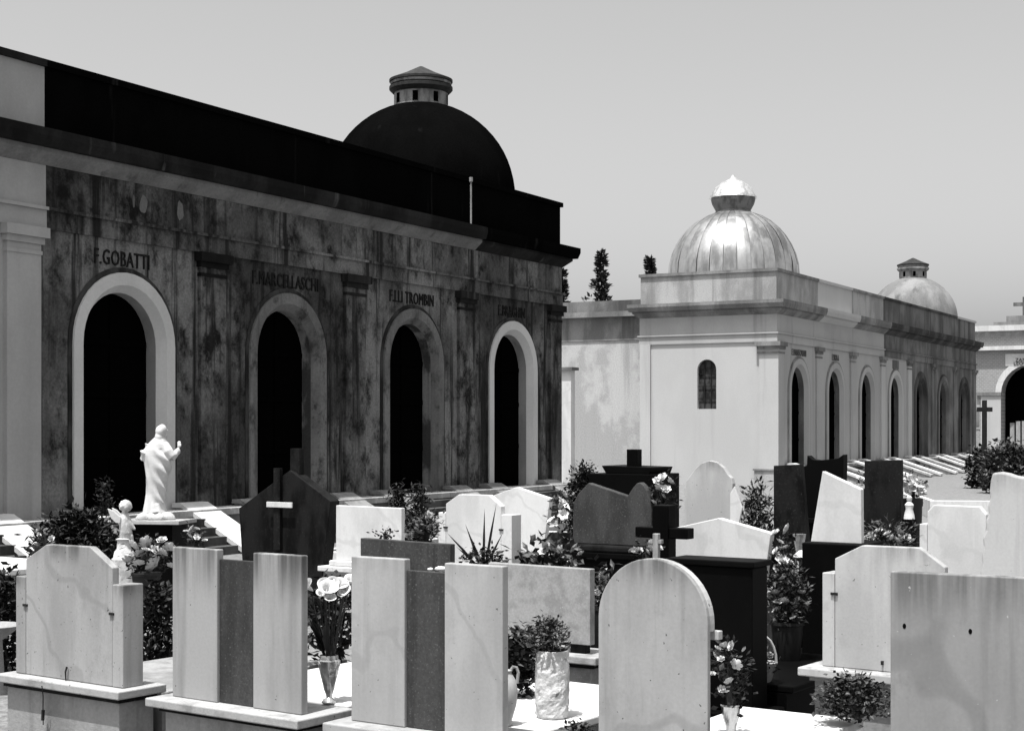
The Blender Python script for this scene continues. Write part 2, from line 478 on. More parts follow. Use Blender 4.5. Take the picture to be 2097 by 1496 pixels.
def layer(root, name, u0, u1, pr, z0, z1, W, m, first=False, last=False, chamfer=0.0, pr_in=0.0):
    """one horizontal course over a stretch of the row; first / last stretches return round the ends"""
    a = u0 - (pr if first else 0); b = u1 + (pr if last else 0)
    if not chamfer:
        return box(name, a, b, -pr, W + pr, z0, z1, m, root)
    bm = bmesh.new()
    a2 = u0 - (pr_in if first else 0); b2 = u1 + (pr_in if last else 0)
    zm = z1 - chamfer
    lo = [bm.verts.new(p) for p in ((a2, -pr_in, z0), (b2, -pr_in, z0), (b2, W + pr_in, z0), (a2, W + pr_in, z0))]
    mi = [bm.verts.new(p) for p in ((a, -pr, zm), (b, -pr, zm), (b, W + pr, zm), (a, W + pr, zm))]
    hi = [bm.verts.new(p) for p in ((a, -pr, z1), (b, -pr, z1), (b, W + pr, z1), (a, W + pr, z1))]
    bm.faces.new(lo[::-1]); bm.faces.new(hi)
    for p, q in ((lo, mi), (mi, hi)):
        for i in range(4):
            bm.faces.new((p[i], p[(i + 1) % 4], q[(i + 1) % 4], q[i]))
    return obj(name, mesh_from(bm, name), m, root)

def stretch(root, u0, u1, W, mats, first=False, last=False):
    me_, mb, mc, mp, mt = mats         # entablature, bed moulding, cornice, parapet, coping
    layer(root, 'architrave', u0, u1, .05, Z_ARC, Z_FRZ - .05, W, me_, first, last)
    layer(root, 'string_course', u0, u1, .10, Z_FRZ - .05, Z_FRZ, W, me_, first, last)
    layer(root, 'frieze', u0, u1, .03, Z_FRZ, Z_BED, W, me_, first, last)
    layer(root, 'bed_moulding', u0, u1, .24, Z_BED, Z_COR, W, mb, first, last, .06, .05)
    layer(root, 'cornice', u0, u1, .39, Z_COR, Z_PAR, W, mc, first, last, .12, .34)
    layer(root, 'parapet', u0, u1, .0, Z_PAR, Z_COP, W, mp, first, last)
    layer(root, 'coping', u0, u1, .06, Z_COP, Z_TOP, W, mt, first, last)

def cheek(root, u, m, wd=0.44, L=1.35):
    poly = [(-0.12, 0), (-0.12, ZF + .03), (-0.30, ZF + .03), (-L, .06), (-L, 0)]
    bm = bmesh.new()
    a = [bm.verts.new((u - wd / 2, y, z)) for y, z in poly]; b = [bm.verts.new((u + wd / 2, y, z)) for y, z in poly]
    bm.faces.new(a); bm.faces.new(b[::-1])
    for i in range(len(poly)):
        bm.faces.new((a[i], b[i], b[(i + 1) % 5], a[(i + 1) % 5]))
    c = obj('stair_cheek', mesh_from(bm, 'stair_cheek'), P_TERR, root)
    # marble coping on the slope
    bm = bmesh.new()
    o = wd / 2 + .05
    top = [(-0.10, ZF + .035), (-0.30, ZF + .035), (-L - .05, .03), (-L - .05, .115), (-0.29, ZF + .11), (-0.10, ZF + .11)]
    a = [bm.verts.new((u - o, y, z)) for y, z in top]; b = [bm.verts.new((u + o, y, z)) for y, z in top]
    bm.faces.new(a); bm.faces.new(b[::-1])
    for i in range(6):
        bm.faces.new((a[i], b[i], b[(i + 1) % 6], a[(i + 1) % 6]))
    obj('cheek_coping', mesh_from(bm, 'cheek_coping'), m, c)

def stairs(root, uc, m=P_RD):
    for k in range(4):
        box('step', uc - 1.09, uc + 1.09, -0.575 - .24 * (k + 1), -0.575 - .24 * k - .002, 0, ZF - .14 * (k + 1), m, root)

def terrace(root, u0, u1):
    box('terrace_wall', u0, u1, -0.50, -0.002, 0, ZF - .12, P_RD, root)
    n = int((u1 - u0) / 1.5)
    for k in range(n):                        # edging slabs
        a = u0 + (u1 - u0) * k / n; b = u0 + (u1 - u0) * (k + 1) / n
        box('edging_slab', a + .004, b - .004, -0.57, -0.003, ZF - .118, ZF - .002 - .006 * random.random(), P_TERR, root, .006)

def lettering(root, s, u, z, size, m, y=-0.012):
    me = text_mesh(s, size, 0.012)
    o = obj('lettering', me, m, root)
    o.location = (u, y, z)
    o.rotation_euler = (R(90), 0, 0)
    o.scale = (.70, 1, 1)
    return o

def hemi(Rr, n=14, z0=0.0, zs=1.0):
    return [(Rr * math.cos(PI / 2 * i / n) if i < n else 0.0, z0 + Rr * zs * math.sin(PI / 2 * i / n)) for i in range(n + 1)]

W_ROW = 5.30
# ---- left row
XL, YL = -7.70, 23.5
rowL = row_root('chapel_row', 'dark mould-stained chapel row with black dome rising at the left', (XL, YL))
BAY, U_P, U_END = 4.45, 0.42, 18.55
box('building_core', -6.0, U_END, REV + .031, W_ROW, 0, Z_ARC, P_DARKER, rowL)
box('end_wall', U_END, U_END + .003, 0, W_ROW, 0, Z_ARC, P_DARKER, rowL)
styles = [P_SURL, P_SURD, P_SURD, P_SURL]
letters = ['F.GOBATTI', 'F.MARCELLASCHI', 'F.LLI TROMBIN', 'F.BRAGHIN']
wall_bay(rowL, -6.0 + 2.0, 0.80, -1.8, P_LIGHT); jamb(rowL, -1.8, P_SURL); band(rowL, 'arch_surround', -1.8, R_MID, R_OUT, -.06, P_SURL, True); dark_doorway(rowL, -1.8, P_UNLIT)
for b in range(4):
    uc = 2.67 + BAY * b
    u0 = 0.80 if b == 0 else U_P + BAY * b
    u1 = U_P + BAY * (b + 1) if b < 3 else U_END
    wall_bay(rowL, u0, u1, uc, P_DARK if b % 2 == 0 else P_DARKER)
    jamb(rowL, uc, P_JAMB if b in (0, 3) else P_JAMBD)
    band(rowL, 'arch_surround', uc, R_MID, R_OUT, -.06, styles[b], True)
    band(rowL, 'archivolt', uc, R_OUT + .002, R_OUT + .085, -.022, P_ARCH)
    dark_doorway(rowL, uc, P_UNLIT)
    lettering(rowL, letters[b], uc - .05, 4.755, 0.36, M_LETTER)
for b in range(5):
    pm, pc = (P_LIGHT, P_LIGHT) if b == 0 else (P_DARKER, P_CORN)  # dark capitals have their shadow side put into the colour
    pilaster(rowL, U_P + BAY * b if b < 4 else U_END - .36, pm, pc, 0.69 if b < 4 else .62)
stretch(rowL, -6.0, 0.90, W_ROW, (P_LIGHT, P_BAND, P_CORN, P_LIGHT, P_CORN), True, False)
stretch(rowL, 0.90, 5.0, W_ROW, (P_DARKER, P_BAND, P_CORN, P_BLACK, P_BLACK))
stretch(rowL, 5.0, 14.15, W_ROW, (P_DARK, P_BAND, P_CORN, P_BLACK, P_BLACK))
stretch(rowL, 14.15, U_END, W_ROW, (P_DARK, P_CORN, P_BLACK, P_BLACK, P_BLACK), False, True)
for (pu, pz, pw, ph) in ((3.10, 5.83, .10, .17), (4.02, 5.84, .09, .17), (2.86, 5.86, .03, .12)):     # pale plaster repairs on the frieze
    bm = bmesh.new()
    ring = [bm.verts.new((pu + pw * math.cos(a * PI / 7) * random.uniform(.75, 1.1), -.036, pz + ph * math.sin(a * PI / 7) * random.uniform(.8, 1.1))) for a in range(14)]
    bm.faces.new(ring)
    obj('plaster_repair', mesh_from(bm, 'plaster_repair'), P_BAND, rowL)
terrace(rowL, -6.0, U_END)
for b in range(-1, 4):
    uc = 2.67 + BAY * b
    for s in (-1, 1):
        cheek(rowL, uc + s * 1.42, M_WHITE if s > 0 and b < 1 else P_RC, .62, 1.55)
    stairs(rowL, uc, P_RDD)  # steps in the darkest grey, so gaps between cheeks read dark
DU, DW = 16.12, 2.65
dome = lathe('dome', [(2.35, -.5)] + hemi(2.35, 16), M_DOME1, rowL, 48, (DU, DW, 7.82))
def lantern(dome, u, w, z0, mw, mroof, k=1.0, scale=1.0):
    s = scale
    lathe('lantern_drum', [(.67 * s, 0), (.67 * s, .36 * s)], mw, dome, 32, (u, w, z0))
    for i in range(8):                         # black panels standing for shaded openings round the drum
        a = 2 * PI * i / 8 + .35
        bm = bmesh.new()
        lathe_bm(bm, [(.60 * s, .07 * s), (.676 * s, .07 * s), (.676 * s, .31 * s), (.60 * s, .31 * s)], 3, (u, w, z0), a - .10, a + .10)
        obj('lantern_opening', mesh_from(bm, 'lantern_opening'), P_UNLIT, dome)
    lathe('lantern_cornice', [(.70 * s, .36 * s), (.74 * s, .40 * s), (.79 * s, .45 * s), (.79 * s, .52 * s), (.71 * s, .55 * s)], M_TILE if k else mw, dome, 32, (u, w, z0))
    lathe('lantern_collar', [(.70 * s, .552 * s), (.76 * s, .57 * s), (.76 * s, .63 * s), (.70 * s, .64 * s)], mw, dome, 32, (u, w, z0))
    lathe('lantern_roof', [(.79 * s, .642 * s), (.79 * s, .70 * s), (.40 * s, .86 * s), (.06 * s, 1.03 * s), (0.0, 1.05 * s)], mroof, dome, 32, (u, w, z0))
lantern(dome, DU, DW, 10.04, M_LANT, M_TILE)
# pipe on the cornice in front of the dome
bm = bmesh.new()
tube(bm, [(13.62, -.25, Z_PAR), (13.62, -.25, Z_PAR + .98)], 0.022)
tube(bm, [(13.62, -.25, Z_PAR + .98), (13.62, -.25, Z_PAR + 1.08)], 0.045)
obj('vent_pipe', mesh_from(bm, 'vent_pipe'), M_BASE, rowL)

# ---- right row
XR, YR = 9.459, 55.9
rowR = row_root('chapel_row', 'cream chapel row with shiny metal dome behind the graves', (XR, YR))
BR, UE = 4.50, 32.1
box('building_core', 0.25, UE, REV + .031, W_ROW, 0, Z_ARC, P_RF, rowR)
wm = [P_RF, P_RF, P_RF, P_RF, P_RD, P_RD, P_RD]
sm = [P_RF, P_RF, P_RF, P_R, P_RDD, P_RD, P_RDD]
lt = ['F.MANTOVANI', 'F.VIOLA', '', '', '', '', '']
for b in range(7):
    uc = 2.50 + BR * b
    u0 = 0.003 if b == 0 else .30 + BR * b
    u1 = .30 + BR * (b + 1) if b < 6 else UE
    wall_bay(rowR, u0, u1, uc, wm[b])
    jamb(rowR, uc, P_RD)  # reveals coloured a darker grey than the front bays
    band(rowR, 'arch_surround', uc, R_MID, R_OUT, -.06, sm[b], True)
    band(rowR, 'archivolt', uc, R_OUT + .002, R_OUT + .09, -.035, P_RC if b < 4 else P_RDD)
    dark_doorway(rowR, uc, P_UNLIT)
    if lt[b]:
        lettering(rowR, lt[b], uc, 4.76, 0.34, M_LETTER2)
box('name_plate', 2.5 + BR * 3 - .5, 2.5 + BR * 3 + .5, -.03, 0, 4.72, 5.1, P_RD, rowR)
for b in range(8):
    pilaster(rowR, .36 if b == 0 else (.30 + BR * b if b < 7 else UE - .36), P_R if b in (3, 4) else (P_RF if b < 3 else P_RD), P_RC if b < 4 else P_RD, .62)
stretch(rowR, 0, 4.8, W_ROW, (P_RF, P_RC, P_RC, P_RP, P_RC), True, False)
stretch(rowR, 4.8, 9.3, W_ROW, (P_RF, P_R, P_R, P_R, P_R))
stretch(rowR, 9.3, 14.0, W_ROW, (P_RF, P_RC, P_RC, P_RP, P_RC))
stretch(rowR, 14.0, 27.8, W_ROW, (P_RD, P_RDD, P_RDD, P_RD, P_RDD))
stretch(rowR, 27.8, UE, W_ROW, (P_RD, P_RDD, P_RDD, P_RD, P_R), False, True)
# end wall towards the camera, with an arched window
bm = bmesh.new()
wc, wr, wz0, wzs = 2.66, 0.37, 2.78, 4.22
aw = [(wc - wr * math.cos(PI * i / 12), wzs + wr * math.sin(PI * i / 12)) for i in range(13)]
def qe(pts):
    bm.faces.new([bm.verts.new((0.0, w, z)) for w, z in pts])
qe([(0, 0), (W_ROW, 0), (W_ROW, wz0), (0, wz0)])
qe([(0, wz0), (wc - wr, wz0), (wc - wr, wzs), (0, wzs)]); qe([(wc + wr, wz0), (W_ROW, wz0), (W_ROW, wzs), (wc + wr, wzs)])
qe([(0, wzs), (wc - wr, wzs), (wc - wr, Z_ARC), (0, Z_ARC)]); qe([(wc + wr, wzs), (W_ROW, wzs), (W_ROW, Z_ARC), (wc + wr, Z_ARC)])
for a, b in zip(aw, aw[1:]):
    qe([a, b, (b[0], Z_ARC), (a[0], Z_ARC)])
loop = [(wc - wr, wz0)] + aw + [(wc + wr, wz0)]
for a, b in zip(loop, loop[1:] + loop[:1]):
    bm.faces.new([bm.verts.new(p) for p in ((0, a[0], a[1]), (0, b[0], b[1]), (.2, b[0], b[1]), (.2, a[0], a[1]))])
bmesh.ops.remove_doubles(bm, verts=bm.verts[:], dist=1e-5)
obj('end_wall', mesh_from(bm, 'end_wall'), P_R, rowR)
M_NICHE = mat('dark_niche_panel', 0.075, 0.02, scale=4, stretch=(1, 1, .6), rough=.6, bump=.2, spec=.1)  # dark grey panel filling the niche
win = box('window', 0.16, 0.2, wc - wr, wc + wr, wz0, wzs + wr, M_NICHE, rowR)
# keep the core from filling the window recess: a dark backing sits proud of it
for ww in (-.13, .13):
    box('window_bar', 0.10, 0.13, wc + ww - .015, wc + ww + .015, wz0, wzs + .3, M_IRON, win)
for zz in (3.15, 3.6, 4.05):
    box('window_bar', 0.105, 0.125, wc - wr, wc + wr, zz, zz + .025, M_IRON, win)
# end-wall pilasters with capital, plinth
def end_pil(w0, w1, cap):
    p = box('pilaster', -.08, -.001, w0, w1, ZF - .1, Z_CAP if cap else Z_ARC - .002, P_R, rowR)
    if cap:
        bm = bmesh.new()
        bx(bm, -.13, -.001, w0 - .04, w1 + .06, Z_CAP - .16, Z_CAP - .1)
        bx(bm, -.15, -.001, w0 - .08, w1 + .07, Z_CAP + .001, Z_CAP + .10)
        bx(bm, -.22, -.001, w0 - .12, w1 + .13, Z_CAP + .101, Z_ARC - .002)
        obj('capital', mesh_from(bm, 'capital'), P_RC, p)
end_pil(-.10, .62, True)
end_pil(W_ROW - .42, W_ROW, False)
box('plinth', -.16, -.081, -.17, .78, 0, ZF - .14, P_RP, rowR)
box('plinth_cap', -.20, -.081, -.20, .82, ZF - .139, ZF - .08, P_RC, rowR)
terrace(rowR, 0.1, UE)
for b in range(7):
    uc = 2.50 + BR * b
    for s in (-1, 1):
        cheek(rowR, uc + s * 1.40, M_WHITE if (b + s) % 3 else P_TERR, .40, 2.35)
    stairs(rowR, uc, P_RDD)  # darkest grey for the steps between the cheeks
# metal dome made of single sheets
D2U, D2W = 2.68, 2.65
d2 = lathe('dome', [(2.40, -.4), (2.40, 0.0)] + hemi(2.40, 10)[1:], M_BASE, rowR, 32, (D2U, D2W, 7.90))
NG = 30
for i in range(NG):
    a0, a1 = 2 * PI * i / NG, 2 * PI * (i + 1) / NG
    jr = 1.0 + random.uniform(.004, .016)
    bm = bmesh.new()
    rr = random.uniform(-.012, .012)
    for_prof = [(r * jr * (1 + rr * math.sin(k)), z * jr) for k, (r, z) in enumerate([(2.44, -.4)] + hemi(2.44, 10)[:-1])]
    lathe_bm(bm, for_prof, 3, (D2U, D2W, 7.90), a0 + .004, a1 - .004, jit=lambda a, z: 1.0 + .006 * math.sin((a - a0) / (a1 - a0) * PI))
    me = mesh_from(bm, 'metal_sheet', True)
    obj('metal_sheet', me, M_DOMEM, d2)
lathe('lantern_neck', [(.72, 0), (.66, .12), (.80, .38), (.84, .52), (.84, .60)], M_NECK, d2, 24, (D2U, D2W, 10.22))
lathe('lantern_cap', [(.88, .60), (.86, .68), (.70, .98), (.42, 1.20), (.14, 1.34), (.04, 1.48), (0, 1.5)], M_FOIL, d2, 24, (D2U, D2W, 10.22),
      jit=lambda a, z: 1.0 + .05 * math.sin(a * 9 + z * 7))
# far grey dome
d3 = lathe('dome', [(2.30, -.5)] + hemi(2.30, 14), M_DOME3, rowR, 40, (29.4, 2.65, 7.80))
lantern(d3, 29.4, 2.65, 10.0, M_LANT, M_TILE, 0, 1.05)

# ---- low linking wall between the two rows
AX, AY = P(1317, 0, 59.6).x, 59.6
link = thing('linking_wall', 'patched pale wall joining the two chapel rows behind the shrub', 'wall', (AX, AY, 0))
link.rotation_euler = (0, 0, RZ_ROW)
box('wall_face', 0, .5, 0, 7.5, 0, 5.45, P_PATCH, link)
box('frieze', -.04, .5, 0, 7.5, 5.45, 6.35, P_RC, link)  # darker band: the shadow under the parapet is put into its colour
box('parapet', -.30, .8, 0, 7.5, 6.35, 6.55, P_RC, link)
box('parapet_coping', -.10, .6, 0, 7.5, 6.55, 6.98, P_RD, link)
pp = P(1164, 0, 52.0)
gp = thing('gate_pillar', 'narrow white pillar with flat cap beside the dark chapel row', 'pillar', (pp.x, pp.y, 0), RZ_ROW)
box('shaft', -.15, .15, -.17, .17, 0, 4.0, M_WHITE, gp)
box('cap', -.26, .26, -.26, .26, 4.0, 4.10, P_RD, gp)

# ---- far brick chapel
bp = P(2000, 0, 96)
bc = thing('brick_chapel', 'far brick chapel with stepped gable and stone cross at right edge', 'building', (bp.x, bp.y, 0), RZ_ROW - R(90))
def zY(py, Y=96):
    return CAMZ + (HY - py) / F * Y
AC = 3.22            # arch centre along the front
def xb(px):
    return (px - 2000) / F * 96 / math.cos(R(28.8)) * 0.90
bm = bmesh.new()
ZT = zY(690)
a_in, a_sp = 1.75, zY(806)
arcb = [(AC - a_in * math.cos(PI * i / 14), a_sp + a_in * math.sin(PI * i / 14)) for i in range(15)]
def qb(pts, y=0.0):
    bm.faces.new([bm.verts.new((x, y, z)) for x, z in pts])
qb([(-6, 0), (AC - a_in, 0), (AC - a_in, a_sp), (-6, a_sp)]); qb([(AC + a_in, 0), (9, 0), (9, a_sp), (AC + a_in, a_sp)])
qb([(-6, a_sp), (AC - a_in, a_sp), (AC - a_in, ZT), (-6, ZT)]); qb([(AC + a_in, a_sp), (9, a_sp), (9, ZT), (AC + a_in, ZT)])
for a, b in zip(arcb, arcb[1:]):
    qb([a, b, (b[0], ZT), (a[0], ZT)])
lb = [(AC - a_in, 0)] + arcb + [(AC + a_in, 0)]
for a, b in zip(lb, lb[1:]):
    bm.faces.new([bm.verts.new(p) for p in ((a[0], 0, a[1]), (b[0], 0, b[1]), (b[0], 1.2, b[1]), (a[0], 1.2, a[1]))])
obj('brick_front', mesh_from(bm, 'brick_front'), M_BRICK, bc)
box('interior', AC - 3, AC + 3, 1.2, 1.4, 0, ZT, P_UNLIT, bc)  # black sheet standing for the unlit inside of the chapel
box('chapel_body', -6, 9, 1.41, 8, 0, ZT, M_BRICK, bc)
box('cornice', -6.2, 9.2, -.35, 0, zY(718), zY(710), M_WHITE, bc)
box('attic', -6, 9, .02, .5, ZT, zY(679), P_RP, bc)
box('attic_coping', -6.2, 9.2, -.3, .6, zY(679), zY(668), M_WHITE, bc)
box('gable_step', xb(2033), 9, -.1, .55, zY(668), zY(661), P_RC, bc)
box('gable_step', xb(2058), 9, -.05, .55, zY(661), zY(649), P_RC, bc)
cr = box('stone_cross', xb(2088), xb(2088) + .28, .1, .35, zY(649), zY(611), P_RD, bc)
box('cross_arm', xb(2088) - .55, xb(2088) + .8, .12, .33, zY(629), zY(622), P_RD, cr)
box('sign_board', xb(2056), xb(2056) + 3.2, -.07, 0, zY(750), zY(726), M_WHITE, bc)
for s_, py, sx in (('R.', 735, 1.55), ('ZANE', 742, 1.22), ('LEONA', 749, 1.22)):
    t = obj('lettering', text_mesh(s_, .30, .01), M_LETTER, bc)
    t.location = (xb(2056) + sx - .22, -.085, zY(py)); t.rotation_euler = (R(90), 0, 0)
bm = bmesh.new()
lo = [(AC - (a_in + .35) * math.cos(PI * i / 14), a_sp + (a_in + .35) * math.sin(PI * i / 14)) for i in range(15)]
for i in range(14):
    bm.faces.new([bm.verts.new((x, -.06, z)) for x, z in (arcb[i], arcb[i + 1], lo[i + 1], lo[i])])
    bm.faces.new([bm.verts.new(p) for p in ((lo[i][0], -.06, lo[i][1]), (lo[i + 1][0], -.06, lo[i + 1][1]), (lo[i + 1][0], 0, lo[i + 1][1]), (lo[i][0], 0, lo[i][1]))])
obj('arch_band', mesh_from(bm, 'arch_band'), M_WHITE, bc)
box('pier', AC - a_in - 1.2, AC - a_in - .001, -.12, -.002, 0, a_sp - .12, P_R, bc)
box('pier_cap', AC - a_in - 1.45, AC - a_in + .02, -.2, -.002, a_sp - .119, a_sp + .08, P_RC, bc)
box('side_recess', -4, AC - a_in - 1.25, -.03, -.002, 2.0, a_sp - .35, P_RP, bc)
box('side_panel', -4, AC - a_in - 1.3, -.06, -.031, 2.2, 3.2, P_RD, bc)
for k in range(4):
    box('curtain_fold', AC - 1.4 + .35 * k, AC - 1.15 + .35 * k, .9, 1.19, 0, 2.2 + .5 * random.random(), P_RP, bc)

# ------------------------------------------------------------------ foliage helpers
def leaf_verts(bm, p, d, up, L, w):
    """folded pointed leaf: 4 triangles"""
    d = d.normalized()
    s = d.cross(up)
    if s.length < 1e-4:
        s = d.cross(Vector((1, 0, 0)))
    s.normalize()
    nrm = s.cross(d).normalized()
    a = bm.verts.new(p)
    m1 = bm.verts.new(p + d * L * .5 + s * w - nrm * w * .25); m2 = bm.verts.new(p + d * L * .5 - s * w - nrm * w * .25)
    mid = bm.verts.new(p + d * L * .5); t = bm.verts.new(p + d * L + nrm * -.15 * L)
    bm.faces.new((a, m1, mid)); bm.faces.new((a, mid, m2)); bm.faces.new((m1, t, mid)); bm.faces.new((mid, t, m2))

def foliage(n, rx, ry, rz, L, w, seed, cz=0.0, cone=False, clump=7, up_bias=0.35):
    """leaf clumps through an uneven volume centred at (0,0,cz)"""
    rnd = random.Random(seed)
    bm = bmesh.new()
    k = 0
    while k < n:
        t = rnd.random()
        a = rnd.uniform(0, 2 * PI)
        if cone:
            zc = rnd.random() ** 1.5
            rad = (1 - zc) * (0.6 + .5 * rnd.random()) + .04
            c = Vector((math.cos(a) * rad * rx, math.sin(a) * rad * ry, cz + (zc * 2 - 1) * rz))
        else:
            zc = rnd.uniform(-1, 1)
            rad = math.sqrt(max(0, 1 - zc * zc)) * (rnd.random() ** .35) * rnd.uniform(.75, 1.12)
            c = Vector((math.cos(a) * rad * rx, math.sin(a) * rad * ry, cz + zc * rz * rnd.uniform(.8, 1.1)))
        for _ in range(clump):
            p = c + Vector((rnd.gauss(0, 1), rnd.gauss(0, 1), rnd.gauss(0, 1))) * L * .7
            d = Vector((rnd.gauss(0, 1) + math.cos(a), rnd.gauss(0, 1) + math.sin(a), rnd.gauss(0, 1) + up_bias * 2))
            leaf_verts(bm, p, d, Vector((rnd.gauss(0, .5), rnd.gauss(0, .5), 1)), L * rnd.uniform(.6, 1.25), w * rnd.uniform(.7, 1.2))
            k += 1
    return bm

def rose_mesh():
    bm = bmesh.new()
    for ring, (n, rad, h, lean) in enumerate(((3, .22, .62, .1), (5, .48, .60, .45), (6, .78, .42, .85))):
        for i in range(n):
            a = 2 * PI * i / n + ring * .6
            def pt(r, da, z):
                return (r * math.cos(a + da), r * math.sin(a + da), z)
            wd = PI / n * 1.25
            v = [bm.verts.new(pt(.06, 0, .05)), bm.verts.new(pt(rad * .75, -wd * .8, h * .5)), bm.verts.new(pt(rad * .9, 0, h * .42)), bm.verts.new(pt(rad * .75, wd * .8, h * .5)),
                 bm.verts.new(pt(rad * 1.15, -wd * .6, h * 1.0)), bm.verts.new(pt(rad * 1.32, 0, h * .98)), bm.verts.new(pt(rad * 1.15, wd * .6, h * 1.02))]
            for f in ((0, 1, 2), (0, 2, 3), (1, 4, 5, 2), (2, 5, 6, 3)):
                bm.faces.new([v[q] for q in f])
    return mesh_from(bm, 'blossom', True)

def lily_mesh():
    bm = bmesh.new()
    n = 6
    for i in range(n):
        a = 2 * PI * i / n
        prof = [(.08, 0, .25), (.18, .45, .42), (.45, .85, .50), (.85, 1.0, .30), (1.1, .92, .02)]
        prev = None
        for r, z, w in prof:
            c = Vector((r * math.cos(a), r * math.sin(a), z)); s = Vector((-math.sin(a), math.cos(a), 0))
            cur = (bm.verts.new(c - s * w), bm.verts.new(c * .93 + Vector((0, 0, -.03))), bm.verts.new(c + s * w))
            if prev:
                bm.faces.new((prev[0], prev[1], cur[1], cur[0])); bm.faces.new((prev[1], prev[2], cur[2], cur[1]))
            prev = cur
    return mesh_from(bm, 'blossom', True)

def calla_mesh():
    bm = bmesh.new()
    rings = []
    n = 14
    for k, (r, z) in enumerate(((.05, -.25), (.14, 0), (.22, .35), (.36, .65), (.62, .86), (.72, .84))):
        ring = []
        for i in range(n + 1):
            a = 2 * PI * i / n + .35
            lift = (1 + math.cos(a)) * .5
            ring.append(bm.verts.new((r * math.cos(a) * (1 + .35 * lift * (k > 3)), r * math.sin(a), z + lift * .32 * (k / 5) ** 2)))
        rings.append(ring)
    for p, q in zip(rings, rings[1:]):
        for i in range(n):
            bm.faces.new((p[i], p[i + 1], q[i + 1], q[i]))
    tube(bm, [(0, 0, 0), (.02, 0, .5)], .05, 6)
    return mesh_from(bm, 'blossom', True)

ROSE, ROSEW, ROSED = rose_mesh(), rose_mesh(), rose_mesh()
ROSE.materials.append(M_PETAL); ROSEW.materials.append(M_PETALW); ROSED.materials.append(M_PETALD)
LILY = lily_mesh(); LILY.materials.append(M_PETALW)
LILYP = lily_mesh(); LILYP.materials.append(M_PETAL)
CALLA = calla_mesh(); CALLA.materials.append(M_PETALW)

def blossom(root, me, p, s, rnd, tilt=.7):
    o = bpy.data.objects.new('blossom', me)
    col.objects.link(o)
    o.parent = root
    o.location = p
    sc = s * 1.35 * rnd.uniform(.8, 1.15)
    o.scale = (sc, sc, sc)
    o.rotation_euler = (rnd.uniform(-tilt, tilt) + .35, rnd.uniform(-tilt, tilt), rnd.uniform(0, 6.28))
    return o

def plant(name, label, cat, px, py_bot, Y, w_px, h_px, seed, leaves=500, L=.05, w=.013, leaf=None, flowers=(), pot=None, z0=None,
          cone=False, depth=.8, group=None, at=()):
    """w_px/h_px: size of the leafy mass in photo pixels at depth Y; its foot stands at row py_bot. flowers: (mesh,count,size)"""
    rnd = random.Random(seed)
    foot = P(px, py_bot, Y)
    zs = foot.z if z0 is None else z0
    rw, rh = w_px * Y / F / 2, h_px * Y / F / 2
    root = thing(name, label, cat, (foot.x, foot.y, zs), 0, group)
    rise = foot.z - zs
    if not pot and rise > .1:                  # a shrub growing from the ground is leafy all the way down
        leaves = int(leaves * min(2.2, (rise + 2 * rh) / (2 * rh)))
        rh = (rise + 2 * rh) / 2; rise = 0.0
    if pot and rise > .04:
        lathe('pot', [(pot * .72, 0), (pot * .8, .02), (pot, rise * .92), (pot * 1.08, rise * .93), (pot * 1.08, rise), (pot * .9, rise)], M_POT, root, 16)
    bm = foliage(leaves, rw, rw * depth, rh, L, w, seed, rise + rh, cone)
    obj('foliage', mesh_from(bm, 'foliage'), leaf or M_LEAF, root)
    bm = bmesh.new()
    for i in range(5):
        a = rnd.uniform(0, 6.28); q = rnd.random() * .6
        tube(bm, [(0.01 * i, 0, 0 if not pot else rise * .6), (math.cos(a) * rw * q * .4, math.sin(a) * rw * q * .4, rise + rh * .8), (math.cos(a) * rw * q, math.sin(a) * rw * q, rise + rh * 1.6)], [.012, .008, .004], 5)
    obj('stem', mesh_from(bm, 'stem'), M_STEM, root)
    for me, px_, py_, wpx_ in at:              # single blooms seen in the photo, on the near side of the leaves
        q = P(px_, py_, Y - .05 - .06 * rnd.random())
        b_ = blossom(root, me, q - Vector((foot.x, foot.y, zs)), wpx_ * Y / F / 2.9, rnd, .5)
        b_.rotation_euler[0] = rnd.uniform(.3, 1.2)
    for me, cnt, size in flowers:
        for i in range(cnt):
            a = rnd.uniform(0, 2 * PI); rr = math.sqrt(rnd.random())
            x = math.cos(a) * rr * rw * 1.05; y = math.sin(a) * rr * rw * depth * 1.05
            if rnd.random() < .6:
                y = -abs(y)
            z = rise + rh + rh * math.sqrt(max(0.0, 1 - rr * rr)) * rnd.uniform(.35, 1.0)
            if y < 0:
                z -= rh * rnd.random() * .9
                y -= L * .6
            blossom(root, me, (x, y, z), size, rnd)
    return root

# ------------------------------------------------------------------ graves
TH = 34.0
class Face:
    """upright plane of a headstone back: anchor pixel column, depth, turn"""
    def __init__(s, px, Y, deg=TH):
        s.a = Vector(((px - CX) / F * Y, Y)); s.t = R(deg)
        s.e = Vector((math.cos(s.t), -math.sin(s.t)))
    def hit(s, px, py):
        k = (px - CX) / F
        q = (k * s.a.y - s.a.x) / (s.e.x - k * s.e.y)
        Yd = s.a.y + q * s.e.y
        return q, CAMZ + (HY - py) / F * Yd
    def S(s, px):
        return s.hit(px, 0)[0]
    def Zp(s, px, py):
        return s.hit(px, py)[1]
    def root(s, name, label, cat, group=None):
        return thing(name, label, cat, (s.a.x, s.a.y, 0), -s.t, group)
    def poly(s, pts):
        return [s.hit(*p) for p in pts]

def rowY(px, c):
    return c / (1 + .697 * (px - CX) / F)
CA, CB, CC, CD, CE = 8.429, 11.2, 15.4, 18.6, 21.5

